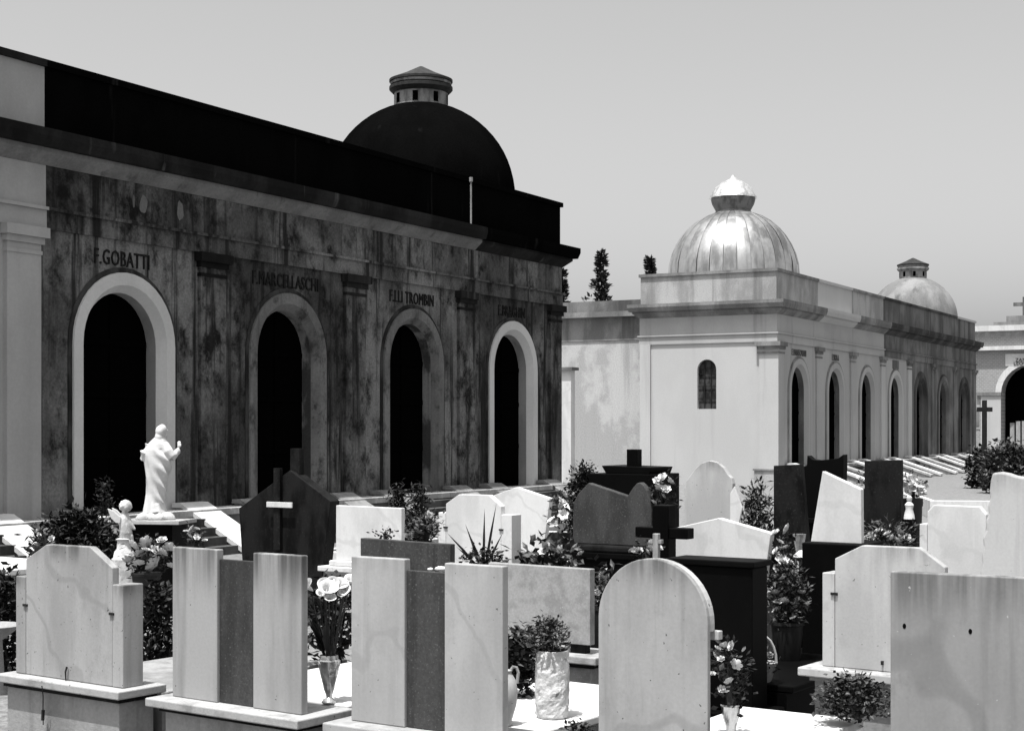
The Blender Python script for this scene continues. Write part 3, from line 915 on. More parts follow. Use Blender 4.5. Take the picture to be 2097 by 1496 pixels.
def base(root, s0, s1, z, d=.30, m=M_BASE, mc=M_CAP, over=.06, cap=.055, y0=-.05, gap=True):
    """moulded cap slab and base block under a headstone"""
    box('base_cap', s0 - over, s1 + over, y0 - over, d + over, z - cap, z - .001, mc, root, .008)
    if gap:  # recessed band, coloured dark under a stained cap
        box('base_neck', s0 - over * .3, s1 + over * .3, y0 - over * .3, d + over * .3, z - cap - .03, z - cap - .001, M_DGRAN if mc is M_CAP else m, root)
    box('base_block', s0, s1, y0, d, 0, z - cap - (.031 if gap else .001), m, root, .006)

def ledger(root, s0, s1, y0, L, z, m, frame=None):
    """flat tomb slab lying behind the headstone"""
    box('tomb_kerb', s0 - .02, s1 + .02, y0, y0 + L, 0, z - .05, frame or M_BASE, root)
    box('tomb_slab', s0 - .06, s1 + .06, y0 + .01, y0 + L + .05, z - .049, z, m, root, .01)

def clamp(root, s, z, w=.045):
    box('iron_clamp', s - w / 2, s + w / 2, -.012, .0, z - .008, z + .008, M_IRON, root)

# ---- front row
f = Face(145, rowY(145, CA), 36)
g = f.root('headstone', 'grey headstone with clipped corners and side blocks, at bottom left', 'gravestone')
zb = f.Zp(252, 1409)
pl = f.poly([(53, 1144), (94.5, 1114), (184, 1119), (230, 1162)])
pl = [(f.S(53), zb + .001)] + pl + [(f.S(230), zb + .001)]
prism('slab', pl, 0, .058, M_MARBLE_G, g)
zw = (f.Zp(42, 1177) + f.Zp(240, 1199)) / 2
for a, b in ((f.S(33), f.S(53) - .002), (f.S(230) + .002, f.S(252))):
    box('side_block', a, b, -.002, .17, zb + .001, zw, M_MARBLE_G, g, .006)
clamp(g, f.S(53), f.Zp(53, 1238)); clamp(g, f.S(230), f.Zp(230, 1256))
bm = bmesh.new()
tube(bm, [(f.S(140), -.012, f.Zp(140, 1364)), (f.S(139), -.02, f.Zp(139, 1374)), (f.S(138), -.012, f.Zp(138, 1395))], [.008, .006, .004], 6)
obj('iron_hook', mesh_from(bm, 'iron_hook'), M_IRON, g)
base(g, f.S(33) - .03, f.S(252) + .02, zb, .24)
bm = bmesh.new()
tube(bm, [(f.S(117), -.125, zb - .03), (f.S(117), -.115, zb - .1), (f.S(113), -.10, zb - .2), (f.S(111), -.09, zb - .3)], .004, 5)
tube(bm, [(f.S(111), -.09, zb - .2), (f.S(110), -.09, zb - .27)], .012, 6)
obj('hanging_wire', mesh_from(bm, 'hanging_wire'), M_IRON, g)
ledger(g, f.S(40), f.S(248), .33, 1.75, .34, M_BASE)

f = Face(490, rowY(490, CA), 36)
g = f.root('headstone', 'three-panel headstone with dark middle and rain-streaked tops, beside crystal vase', 'gravestone')
zb = (f.Zp(353, 1424) + f.Zp(617, 1464)) / 2
box('side_panel', f.S(353), f.S(444), 0, .058, zb, f.Zp(353, 1119), M_MARBLE_S, g, .006)
box('side_panel', f.S(518), f.S(617), 0, .058, zb, f.Zp(518, 1131), M_MARBLE_S, g, .006)
box('middle_panel', f.S(444) + .003, f.S(518) - .003, .02, .05, zb, f.Zp(480, 1147), M_MGRAN, g, .004)
base(g, f.S(353) - .01, f.S(617) + .01, zb, .27, over=.09)
ledger(g, f.S(360), f.S(612), .36, 1.75, .40, M_WHITE)

f = Face(878, rowY(878, CA), 34)
g = f.root('headstone', 'three-panel headstone with dark middle and two pebbles on it, centre foreground', 'gravestone')
zb = f.Zp(719, 1474)
box('side_panel', f.S(719), f.S(828), 0, .058, zb, f.Zp(719, 1138), M_MARBLE_M, g, .006)
box('side_panel', f.S(910), f.S(1029), 0, .058, zb, f.Zp(910, 1152), M_MARBLE_M, g, .006)
box('middle_panel', f.S(828) + .003, f.S(910) - .003, .018, .05, zb, f.Zp(870, 1170), M_MGRAN, g, .004)
base(g, f.S(719) - .01, f.S(1029) + .01, zb, .27, m=M_BASE, mc=M_MARBLE_M, over=.09)
ledger(g, f.S(726), f.S(1022), .36, 1.5, .40, M_WHITE)
zpeb = f.Zp(870, 1170)
fA3 = f
for i, (px, r, lab) in enumerate(((868, .016, 'small round white pebble lying on the dark stone panel'), (891, .026, 'longer flat white pebble lying on the dark stone panel'))):
    bm = bmesh.new()
    bmesh.ops.create_icosphere(bm, subdivisions=2, radius=1)
    for v in bm.verts:
        v.co *= 1 + .18 * mnoise.noise(v.co * 2 + Vector((i * 5, 0, 0)))
        v.co.x *= r * (1.5 if i else 1.1); v.co.y *= r; v.co.z *= r * .6
    zmin = min(v.co.z for v in bm.verts)
    pb = obj('pebble', mesh_from(bm, 'pebble', True), M_WHITE)
    s = f.S(px)
    pb.location = (f.a.x + f.e.x * s + math.sin(f.t) * .06, f.a.y + f.e.y * s + math.cos(f.t) * .06, zpeb - zmin)
    tag(pb, lab, 'pebble', 'pebbles on the headstone')

f = Face(1337, rowY(1337, CA), 34)
g = f.root('headstone', 'round-arched grey headstone standing in front of the black tomb', 'gravestone')
sl, sr = f.S(1225), f.S(1449)
zt = f.Zp(1337, 1143); rr = (sr - sl) / 2; sc = (sl + sr) / 2
def arch_poly(sl, sr, zt, zb, n=24, k=1.0):
    rr = (sr - sl) / 2; sc = (sl + sr) / 2
    return [(sl, zb)] + [(sc - rr * math.cos(PI * i / n), zt - rr * k + rr * k * math.sin(PI * i / n)) for i in range(n + 1)] + [(sr, zb)]
prism('slab', arch_poly(sl, sr, zt, .38), 0, .035, M_MARBLE_G, g)
prism('back_arch', arch_poly(sl + .004, sr - .004, zt - .004, zt - rr - .04), .036, .09, M_MARBLE, g)
box('impost', sr - .12, sr + .014, .092, .14, zt - rr - .085, zt - rr - .04, M_MARBLE, g, .004)
box('backing_slab', sl + .05, sr - .05, .036, .08, .38, zt - rr - .086, M_MARBLE, g)
base(g, sl - .03, sr + .03, .38, .3)
ledger(g, sl - .02, sr + .02, .38, 1.45, .37, M_WHITE)

f = Face(1990, rowY(1990, CA) * 1.0, 31)
g = f.root('headstone', 'large plain grey slab with two dark bolt holes, bottom right foreground', 'gravestone')
zt = f.Zp(1823, 1169)
prism('slab', [(f.S(1823), .3), (f.S(1823), zt), (f.S(2150), zt), (f.S(2150), .3)], 0, .06, M_MARBLE_V, g)
for px, py in ((1852, 1281), (1987, 1292)):
    s, z = f.hit(px, py)
    bm = bmesh.new()
    v = [bm.verts.new((s + .008 * math.cos(a * PI / 5), -.0015, z + .012 * math.sin(a * PI / 5))) for a in range(10)]
    bm.faces.new(v)
    w_ = [bm.verts.new((s + .0085 * math.cos(a * PI / 5), .0, z + .0125 * math.sin(a * PI / 5))) for a in range(10)]
    for i in range(10):
        bm.faces.new((v[i], v[(i + 1) % 10], w_[(i + 1) % 10], w_[i]))
    obj('bolt_hole', mesh_from(bm, 'bolt_hole'), M_BLACK, g)
base(g, f.S(1823) - .02, f.S(2150) + .02, .3, .3)
ledger(g, f.S(1830), f.S(2140), .38, 1.6, .32, M_WHITE)

# ---- second row
f = Face(1810, rowY(1810, CB), 36)
g = f.root('headstone', 'pale headstone with clipped corners on moulded base, right of black tomb', 'gravestone')
zb = f.Zp(1700, 1364)
prism('slab', [(f.S(1709.5), zb)] + f.poly([(1709.5, 1143), (1765, 1116), (1883, 1121), (1935, 1161)]) + [(f.S(1935), zb)], 0, .058, M_MARBLE, g)
zw = f.Zp(1696, 1172)
for a, b in ((f.S(1684), f.S(1709.5) - .002), (f.S(1935) + .002, f.S(1962))):
    box('side_block', a, b, -.002, .17, zb, zw, M_MARBLE, g, .006)
clamp(g, f.S(1709), f.Zp(1709, 1215))
s, z = f.hit(1808, 1356)
box('iron_stub', s - .006, s + .006, -.02, 0, z - .012, z + .012, M_IRON, g)
base(g, f.S(1684) - .03, f.S(1962) + .03, zb, .28, m=M_BASE, mc=M_MARBLE, over=.08)
ledger(g, f.S(1690), f.S(1955), .37, 1.6, .36, M_MGRAN)

f = Face(2075, rowY(2075, CB) * 1.0, 30)
g = f.root('headstone', 'tall rough-edged white slab with wavy top at right edge', 'gravestone')
rnd = random.Random(5)
left = [(2032, 968), (2028, 985), (2026, 1005), (2027, 1020), (2023, 1036), (2024, 1052), (2018, 1066), (2019, 1085), (2012, 1100), (2014, 1118), (2010, 1135), (2011, 1152), (2007, 1172), (2008, 1200), (2003, 1260)]
top = [(2050, 966), (2066, 969), (2080, 974), (2094, 976), (2120, 974), (2150, 982), (2160, 1005), (2166, 1260)]
prism('slab', [(a, max(b, .2)) for a, b in f.poly(left[::-1] + top)], 0, .08, M_MARBLE, g, .012)
base(g, f.S(2003) + .01, f.S(2160), f.Zp(2010, 1262), .3)

f = Face(1122, rowY(1122, CB), 33)
g = f.root('headstone', 'speckled stone slab on short feet behind the rough white pot', 'gravestone')
z0 = f.Zp(1207, 1321)
prism('slab', [(f.S(1000), z0)] + [(f.S(1000), f.Zp(1000, 1151)), (f.S(1208), f.Zp(1208, 1165))] + [(f.S(1208), z0)], 0, .07, M_TERRAZZO, g, .005)
zs = f.Zp(1210, 1340)
for a in (f.S(1010), f.S(1165)):
    box('foot', a, a + .12, .02, .09, zs, z0, M_DGRAN, g)
base(g, f.S(1000) - .02, f.S(1220), zs, .26, m=M_TERRAZZO, mc=M_CAP)
ledger(g, f.S(1005), f.S(1205), .36, 1.6, .4, M_DGRAN)

f = Face(1480, rowY(1480, CB), 34)
g = f.root('tomb', 'massive black block tomb behind the round-arched headstone', 'gravestone')
zt = f.Zp(1480, 1150)
box('block', f.S(1372), f.S(1540), 0, .24, .25, zt - .03, M_BLACK, g, .01)
box('top_slab', f.S(1366), f.S(1546), -.02, .27, zt - .029, zt + .01, M_BLACK, g, .008)
box('plinth', f.S(1352), f.S(1560), -.1, .36, 0, .249, M_BLACK, g, .01)
ledger(g, f.S(1362), f.S(1555), .38, 1.7, .38, M_BLACK, M_BLACK)

f = Face(830, rowY(830, CB), 34)
g = f.root('headstone', 'low dark granite slab with flowers behind it, centre left', 'gravestone')
prism('slab', [(f.S(738), .3), (f.S(738), f.Zp(738, 1101)), (f.S(922), f.Zp(922, 1114)), (f.S(922), .3)], 0, .062, M_MGRAN, g, .005)
base(g, f.S(738) - .03, f.S(922) + .03, .3, .25, m=M_DGRAN, mc=M_DGRAN)
ledger(g, f.S(745), f.S(915), .33, 1.7, .36, M_DGRAN, M_DGRAN)

# ---- third row
f = Face(585, rowY(585, CC), 32)
g = f.root('headstone', 'dark granite gabled headstone tapering down with a pale cross bar', 'gravestone')
prism('slab', f.poly([(500, 1215), (489, 1040), (594, 962), (677, 1026), (655, 1215)]), 0, .16, M_DGRAN, g, .008)
zb = f.Zp(580, 1215)
c = box('cross_post', f.S(566), f.S(579), -.05, -.001, f.Zp(572, 1125), f.Zp(572, 958), M_DGRAN, g, .003)
box('cross_bar', f.S(554), f.S(606), -.07, -.051, f.Zp(580, 1038), f.Zp(580, 1027), M_WHITE, c, .003)
box('cross_top', f.S(588), f.S(607), .05, .13, f.Zp(597, 975), f.Zp(597, 918), M_DGRAN, g, .004)
base(g, f.S(500) - .04, f.S(655) + .04, zb, .3, m=M_DGRAN, mc=M_DGRAN)
ledger(g, f.S(505), f.S(650), .42, 1.8, .36, M_DGRAN, M_DGRAN)

f = Face(755, rowY(755, CC), 33)
g = f.root('headstone', 'plain white rectangular headstone on stepped cap, left of centre', 'gravestone')
zb = f.Zp(690, 1146)
prism('slab', [(f.S(688), zb)] + f.poly([(688, 1034), (822, 1040)]) + [(f.S(822), zb)], 0, .062, M_WHITE, g)
box('cap_step', f.S(688) - .05, f.S(822) + .05, -.06, .2, zb - .06, zb - .001, M_WHITE, g, .012)
base(g, f.S(675), f.S(832), zb - .061, .3, m=M_MARBLE, mc=M_WHITE, over=.07)
ledger(g, f.S(682), f.S(826), .42, 1.7, .4, M_WHITE)

f = Face(975, rowY(975, CC), 34)
g = f.root('headstone', 'white headstone with clipped corners behind the spiky plant', 'gravestone')
zb = .42
prism('slab', [(f.S(913), zb)] + f.poly([(913, 1031), (939.5, 1011.5), (1001, 1013), (1026, 1036)]) + [(f.S(1026), zb)], 0, .075, M_WHITE, g)
for a, b in ((f.S(898), f.S(913) - .002), (f.S(1026) + .002, f.S(1048))):
    box('side_block', a, b, -.002, .17, zb, f.Zp(975, 1051), M_WHITE, g, .006)
clamp(g, f.S(913), f.Zp(913, 1079), .05); clamp(g, f.S(1027), f.Zp(1027, 1084), .05)
base(g, f.S(898) - .03, f.S(1048) + .03, zb, .28)
ledger(g, f.S(902), f.S(1044), .4, 1.7, .38, M_WHITE)

f = Face(1250, rowY(1250, CC), 33)
g = f.root('headstone', 'dark grey headstone with slanted top and rounded lobe', 'gravestone')
zb = f.Zp(1180, 1112)
pts = [(1172, 1110), (1174, 1030), (1184, 1010), (1205, 988), (1285, 1015), (1296, 998), (1304, 989), (1311, 987), (1318, 993), (1325, 1004), (1331, 1024), (1334, 1046)]
pl = f.poly(pts); pl[0] = (pl[0][0], zb)
prism('slab', pl + [(f.S(1334), zb)], 0, .075, M_MGRAN, g, .008)
box('cap_step', f.S(1165), f.S(1342), -.07, .22, zb - .07, zb - .001, M_DGRAN, g, .02)
base(g, f.S(1172), f.S(1336), zb - .071, .25, m=M_BLACK, mc=M_BLACK, over=.03)
ledger(g, f.S(1176), f.S(1332), .34, 1.7, .4, M_BLACK, M_BLACK)

f = Face(1352, rowY(1352, 13.2), 34)
g = f.root('stone_cross', 'stout black stone cross with broad arms behind round-arched headstone', 'cross')
box('cross_post', f.S(1336), f.S(1368), 0, .14, .45, f.Zp(1352, 1034), M_BLACK, g, .01)
for a, b in ((f.S(1299), f.S(1336) - .001), (f.S(1368) + .001, f.S(1406))):
    box('cross_arm', a, b, .01, .13, f.Zp(1352, 1102), f.Zp(1352, 1080), M_BLACK, g, .008)
box('cross_foot', f.S(1312), f.S(1392), -.12, .26, 0, .449, M_BLACK, g, .01)

f = Face(1342, rowY(1342, 12.3), 34)
g = f.root('stone_cross', 'small pale grey cross standing before the stout black cross', 'cross')
zt = f.Zp(1342, 1092)
box('cross_post', f.S(1336), f.S(1347), 0, .04, .36, zt, M_MARBLE_G, g, .005)
for a, b in ((f.S(1330), f.S(1336) - .001), (f.S(1347) + .001, f.S(1354))):
    box('cross_arm', a, b, .002, .038, f.Zp(1342, 1113), f.Zp(1342, 1104), M_MARBLE_G, g, .004)
box('cross_foot', f.S(1322), f.S(1362), -.08, .12, 0, .359, M_BLACK, g, .006)

f = Face(1480, rowY(1480, 13.9), 34)
g = f.root('headstone', 'low white gabled headstone tapering down behind the black tomb', 'gravestone')
prism('slab', f.poly([(1388, 1200), (1374, 1082), (1471, 1060), (1579, 1091), (1563, 1200)]), 0, .075, M_WHITE, g)
base(g, f.S(1388) - .03, f.S(1563) + .03, f.Zp(1480, 1202), .28)
ledger(g, f.S(1392), f.S(1560), .4, 1.5, .36, M_MGRAN)

f = Face(1712, rowY(1712, 13.6), 33)
g = f.root('headstone', 'white slab with steeply slanted top on black base', 'gravestone')
zb = f.Zp(1712, 1111)
prism('slab', [(f.S(1660), zb)] + f.poly([(1684, 964), (1763, 1001)]) + [(f.S(1764), zb)], 0, .062, M_WHITE, g)
prism('rear_pillar', [(f.S(1668), zb), (f.S(1668), f.Zp(1668, 984)), (f.S(1690), f.Zp(1690, 984)), (f.S(1690), zb)], .2, .3, M_MGRAN, g)
box('block', f.S(1650), f.S(1772), -.08, .4, 0, zb - .001, M_BLACK, g, .01)
ledger(g, f.S(1652), f.S(1770), .42, 1.6, .42, M_BLACK, M_BLACK)

f = Face(1950, rowY(1950, CC), 33)
g = f.root('headstone', 'bright white headstone with small clipped corners near right edge', 'gravestone')
zb = .38
prism('slab', [(f.S(1899), zb)] + f.poly([(1899, 1047), (1913, 1033), (2006, 1037), (2019, 1053)]) + [(f.S(2019), zb)], 0, .075, M_WHITE, g)
for a, b in ((f.S(1883), f.S(1899) - .002), (f.S(2019) + .002, f.S(2036))):
    box('side_block', a, b, -.002, .17, zb, f.Zp(1890, 1072), M_WHITE, g, .006)
base(g, f.S(1883) - .03, f.S(2036) + .03, zb, .28)
ledger(g, f.S(1888), f.S(2032), .4, 1.6, .36, M_BASE)

# ---- fourth row and further
f = Face(1065, rowY(1065, CD), 33)
g = f.root('headstone', 'white gabled headstone half hidden by the clipped-corner white headstone', 'gravestone')
prism('slab', f.poly([(1008, 1130), (998, 1018), (1057, 997), (1126, 1020), (1112, 1130)]), 0, .08, M_WHITE, g)
base(g, f.S(1008) - .03, f.S(1112) + .03, f.Zp(1060, 1132), .28)

f = Face(1455, rowY(1455, CD), 33)
g = f.root('headstone', 'tall white headstone with shouldered round top before the cream chapel', 'gravestone')
pts = [(1402, 1110), (1402, 1000), (1405, 984), (1413, 974), (1423, 960), (1436, 948), (1452, 943), (1468, 946), (1481, 957), (1491, 972), (1497, 978), (1500, 990), (1500, 1110)]
prism('slab', f.poly(pts), 0, .08, M_MARBLE, g)
base(g, f.S(1402) - .03, f.S(1500) + .03, f.Zp(1452, 1112), .28)
f = Face(1507, rowY(1507, CD - .7), 20)
g = f.root('memorial_plaque', 'narrow pointed white plaque beside the shouldered headstone', 'plaque')
prism('plaque', f.poly([(1495, 1085), (1495, 1010), (1504, 995), (1520, 1040), (1510, 1085)]), 0, .05, M_WHITE, g)
box('stand', f.S(1493), f.S(1513), -.05, .1, 0, f.Zp(1500, 1086), M_BASE, g)

f = Face(1612, rowY(1612, CD), 33)
g = f.root('headstone', 'dark grey upright slab left of the slanted white one', 'gravestone')
prism('slab', f.poly([(1584, 1130), (1584, 953), (1641, 950), (1656, 1130)]), 0, .075, M_DGRAN, g)
base(g, f.S(1584) - .03, f.S(1656) + .02, f.Zp(1620, 1131), .28, m=M_DGRAN, mc=M_DGRAN)

f = Face(1807, rowY(1807, CD), 33)
g = f.root('headstone', 'tall dark slab right of the slanted white headstone', 'gravestone')
prism('slab', f.poly([(1770, 1110), (1770, 943), (1845, 941), (1845, 1110)]), 0, .075, M_DGRAN, g)
base(g, f.S(1770) - .03, f.S(1845) + .03, f.Zp(1807, 1111), .28, m=M_DGRAN, mc=M_DGRAN)

f = Face(1690, rowY(1690, CE), 33)
g = f.root('headstone', 'black headstone with two horn-like corners behind the slanted white one', 'gravestone')
pts = [(1650, 1060), (1642, 955), (1652, 952), (1653, 932), (1662, 940), (1675, 942), (1700, 940), (1716, 938), (1727, 930), (1727, 960), (1722, 1060)]
prism('slab', f.poly(pts), 0, .14, M_BLACK, g)
base(g, f.S(1650), f.S(1722), f.Zp(1690, 1061), .3, m=M_BLACK, mc=M_BLACK)

f = Face(1285, rowY(1285, CE), 31)
g = f.root('tomb', 'black block tomb topped by a short square post, before linking wall', 'gravestone')
zc = f.Zp(1285, 970)
box('block', f.S(1205), f.S(1338), 0, .8, 0, zc, M_BLACK, g, .01)
prism('flared_top', [(f.S(1237), zc + .001), (f.S(1228), f.Zp(1228, 953)), (f.S(1331), f.Zp(1331, 957)), (f.S(1326), zc + .001)], .05, .7, M_BLACK, g)
box('post', f.S(1269), f.S(1291), .2, .34, f.Zp(1280, 956), f.Zp(1280, 920), M_BLACK, g, .006)

# sloped and flat kerbs between the graves and the left chapels
f = Face(330, rowY(330, CC), 34)

# far kerbs and graves in front of the right row
kb = P(1905, 1022, 36)
k1 = thing('grave_plot', 'gravel grave plot with white kerb in front of the stair cheeks', 'grave', (kb.x, kb.y, 0), -R(8))
box('kerb', 0, 3.2, 0, .12, 0, .42, M_WHITE, k1, .01)
box('kerb', 0, .12, .121, 3.2, 0, .42, M_WHITE, k1, .01)
box('gravel_bed', .121, 3.2, .121, 3.2, 0, .36, M_GROUND, k1)

for px, Y, wd, lab in ((716, 22.0, 1.5, 'white-kerbed grave plot with dark soil behind the plain white headstone'),
                      (900, 23.6, 1.6, 'white-kerbed grave plot before the third arch, right of the cypress seedling'),
                      (1128, 26.5, 1.5, 'white-kerbed grave plot before the fourth arch, left of the rounded shrub')):
    q = P(px, 0, Y)
    gp_ = thing('grave_plot', lab, 'grave', (q.x, q.y, 0), RZ_ROW - R(90), 'kerbed plots before the dark chapels')
    box('kerb', -wd / 2, wd / 2, 0, .14, 0, .34, M_WHITE, gp_, .01)
    box('kerb', -wd / 2, -wd / 2 + .14, .141, 1.9, 0, .34, M_WHITE, gp_, .01)
    box('kerb', wd / 2 - .14, wd / 2, .141, 1.9, 0, .34, M_WHITE, gp_, .01)
    box('soil_bed', -wd / 2 + .141, wd / 2 - .141, .141, 1.9, 0, .27, M_SOIL, gp_)

# ------------------------------------------------------------------ statues
def ellip(bm, c, r, rot=None, sub=3):
    geo = bmesh.ops.create_icosphere(bm, subdivisions=sub, radius=1)
    mt = Matrix.Translation(c) @ (rot.to_matrix().to_4x4() if rot else Matrix.Identity(4)) @ Matrix.Diagonal((r[0], r[1], r[2], 1))
    bmesh.ops.transform(bm, matrix=mt, verts=geo['verts'])

def loft(bm, rows, seg=48, fold=None):
    """rows: (z, cx, cy, a, b)"""
    rings = []
    for z, cx, cy, a, b in rows:
        ring = []
        for i in range(seg):
            t = 2 * PI * i / seg
            k = fold(t, z) if fold else 1.0
            ring.append(bm.verts.new((cx + a * k * math.cos(t), cy + b * k * math.sin(t), z)))
        rings.append(ring)
    for p, q in zip(rings, rings[1:]):
        for i in range(seg):
            bm.faces.new((p[i], p[(i + 1) % seg], q[(i + 1) % seg], q[i]))
    bm.faces.new(rings[0][::-1]); bm.faces.new(rings[-1])

def interp(table, z):
    for a, b in zip(table, table[1:]):
        if a[0] <= z <= b[0]:
            t = (z - a[0]) / (b[0] - a[0])
            return [a[i] + (b[i] - a[i]) * t for i in range(len(a))]
    return list(table[-1] if z > table[-1][0] else table[0])

YS = 17.6
sp_ = P(321, 1050, YS)
st = thing('statue', 'white robed statue with raised right hand seen from behind', 'statue', tuple(sp_))
H = 180 * YS / F
bm = bmesh.new()
tab = [  # z, centre, half width, half depth (share of the height), read off the figure from the feet up
    (0.00, -.020, .140, .120), (.05, -.022, .128, .112), (.12, -.020, .116, .104), (.22, -.010, .110, .100), (.32, .000, .118, .104),
    (.42, .006, .130, .110), (.52, .014, .146, .116), (.60, .012, .156, .116), (.66, .006, .160, .112), (.72, .002, .148, .104), (.78, .012, .118, .090),
    (.83, .026, .085, .070), (.87, .036, .048, .050), (.90, .040, .042, .046)]
rows = []
for i in range(46):
    z = .90 * i / 45
    _, c, a, b = interp(tab, z)
    rows.append((z * H, c * H, 0, a * H, b * H))
def rfold(t, z):
    zz = z / H
    f_ = .03 * math.sin(7 * t + 16 * zz) * (1 - abs(zz - .4))
    # deep diagonal folds gathered under the raised arm
    w = max(0.0, math.cos(t + .55)) ** 2
    f_ += .15 * w * math.sin(40 * zz + 5.0 * t) * (1 if .12 < zz < .74 else .3)
    f_ += .05 * math.sin(11 * t) * max(0, .16 - zz) * 5
    return 1 + f_
loft(bm, rows, 72, rfold)
hc = Vector((.062 * H, 0, .945 * H))
ellip(bm, hc, (.052 * H, .058 * H, .066 * H))                       # head
ellip(bm, hc + Vector((-.020 * H, -.012 * H, -.018 * H)), (.054 * H, .058 * H, .070 * H))   # long hair
ellip(bm, hc + Vector((-.03 * H, -.02 * H, -.085 * H)), (.05 * H, .05 * H, .065 * H))
ellip(bm, hc + Vector((.050 * H, .022 * H, -.008 * H)), (.014 * H, .012 * H, .016 * H), None, 2)   # nose
ellip(bm, hc + Vector((.038 * H, .026 * H, -.055 * H)), (.024 * H, .026 * H, .034 * H), None, 2)    # beard
def limb(pts, rad):
    tube(bm, pts, rad, 14)
limb([(.085 * H, -.02 * H, .775 * H), (.135 * H, -.04 * H, .70 * H), (.185 * H, -.03 * H, .635 * H)], [.062 * H, .062 * H, .056 * H])
limb([(.170 * H, -.03 * H, .632 * H), (.215 * H, .0, .675 * H), (.240 * H, .02 * H, .725 * H)], [.056 * H, .036 * H, .024 * H])
ellip(bm, (.236 * H, .02 * H, .70 * H), (.032 * H, .03 * H, .04 * H), None, 2)                       # sleeve
ellip(bm, (.247 * H, .024 * H, .762 * H), (.020 * H, .015 * H, .028 * H), None, 2)                   # palm
for k, (dx, h_) in enumerate(((-.014, .03), (-.004, .036), (.006, .034), (.015, .027))):
    tube(bm, [((.247 + dx) * H, .024 * H, .775 * H), ((.247 + dx * 1.1) * H, .026 * H, (.79 + h_ * .5) * H), ((.250 + dx * 1.1) * H, .034 * H, (.785 + h_) * H)], [.0065 * H, .006 * H, .005 * H], 8)
tube(bm, [(.260 * H, .02 * H, .755 * H), (.274 * H, .02 * H, .772 * H), (.278 * H, .022 * H, .787 * H)], [.0075 * H, .007 * H, .006 * H], 8)
limb([(-.085 * H, -.01 * H, .77 * H), (-.135 * H, -.03 * H, .69 * H), (-.150 * H, .0, .63 * H), (-.10 * H, .07 * H, .62 * H)], [.056 * H, .054 * H, .046 * H, .032 * H])
ellip(bm, (.01 * H, -.10 * H, .02 * H), (.035 * H, .06 * H, .022 * H), None, 2)
me = mesh_from(bm, 'figure')
me = baked(me, [('REMESH', dict(mode='VOXEL', voxel_size=.008)), ('SMOOTH', dict(factor=.5, iterations=1))])
for p in me.polygons:
    p.use_smooth = True
me.materials.clear()
obj('figure', me, M_STATUE, st)
bm = bmesh.new()
for (x, y, r, zz) in ((-.10, -.04, .10, .0), (0, -.06, .12, .0), (.10, -.02, .10, .0), (.03, .08, .13, 0), (-.08, .06, .1, 0), (.15, -.05, .06, 0)):
    ellip(bm, (x, y, -.055), (r * 1.15, r, .075), None, 3)
for v in bm.verts:
    v.co *= 1 + .16 * mnoise.noise(v.co * 9)
    v.co.z = max(v.co.z, -.07)
obj('rock_base', mesh_from(bm, 'rock_base'), M_MARBLE, st)
pz = sp_.z - .07
pr = thing('plinth', 'black stone plinth carrying the robed white statue', 'plinth', (sp_.x, sp_.y, 0), -R(10))
box('top_slab', -.36, .36, -.24, .3, pz - .045, pz - .001, M_MARBLE, pr, .006)
box('block', -.255, .255, -.18, .26, 0, pz - .046, M_BLACK, pr, .006)

# cherub
YC = 16.4
cp = P(254, 1140, YC)
h = 118 * YC / F
ch = thing('cherub_statue', 'small winged stone cherub left of the robed statue', 'statue', (cp.x, cp.y, 0))
z0 = cp.z
bm = bmesh.new()
def C(x, y):      # from the enlarged crop: crop pixel -> share of figure
    return Vector(((x - 345) / 500.0 * h, 0, (1350 - y) / 500.0 * h))
hd = C(362, 908)
ellip(bm, hd, (.105 * h, .105 * h, .108 * h))
for k in range(26):
    a = k * 2.4; zz = 1 - 1.5 * k / 26
    rr_ = math.sqrt(max(0, 1 - zz * zz))
    p = hd + Vector((rr_ * math.cos(a) - .12, rr_ * math.sin(a), zz)) * .09 * h
    if p.x < hd.x + .05 * h:
        ellip(bm, p, (.032 * h,) * 3, None, 1)
ellip(bm, hd + Vector((.10 * h, -.01 * h, -.02 * h)), (.022 * h, .02 * h, .02 * h), None, 1)
tube(bm, [C(352, 965), C(345, 1020), C(355, 1080), C(362, 1140), C(350, 1190)], [.06 * h, .10 * h, .105 * h, .11 * h, .09 * h], 16)
tube(bm, [C(372, 1000), C(405, 1060), C(428, 1095)], [.045 * h, .036 * h, .028 * h], 10)
ellip(bm, C(434, 1104), (.03 * h, .028 * h, .028 * h), None, 2)
tube(bm, [C(350, 1150), C(400, 1175), C(412, 1240)], [.075 * h, .06 * h, .04 * h], 12)
tube(bm, [C(335, 1150) + Vector((0, .03, 0)), C(330, 1210), C(345, 1260)], [.075 * h, .055 * h, .04 * h], 12)
me = mesh_from(bm, 'figure')
me = baked(me, [('REMESH', dict(mode='VOXEL', voxel_size=.009)), ('SMOOTH', dict(factor=.5, iterations=2))])
for p in me.polygons:
    p.use_smooth = True
me.materials.clear()
o = obj('figure', me, M_CHERUB, ch); o.location = (0, 0, z0)
for s, nm in ((-1, 'wing'), (1, 'wing')):
    pts = [C(332, 1000), C(310, 985), C(270, 945), C(222, 925), C(235, 965), C(252, 1010), C(290, 1050), C(325, 1050)]
    poly = [(p.x, p.z) for p in pts]
    wb = prism_bm(poly, -.012, .012, .004)
    for v in wb.verts:
        v.co.y += s * .05 - abs(v.co.x) * .25 * -s
    o = obj(nm, mesh_from(wb, 'wing'), M_STATUE, ch); o.location = (0, 0, z0)
o = lathe('pedestal', [(.13, 0), (.13, z0 - .02), (.11, z0), (.10, z0 + .06), (.075, z0 + .09), (.07, z0 + .17), (.085, z0 + .19), (.06, z0 + .20)], M_CHERUB, ch, 20)

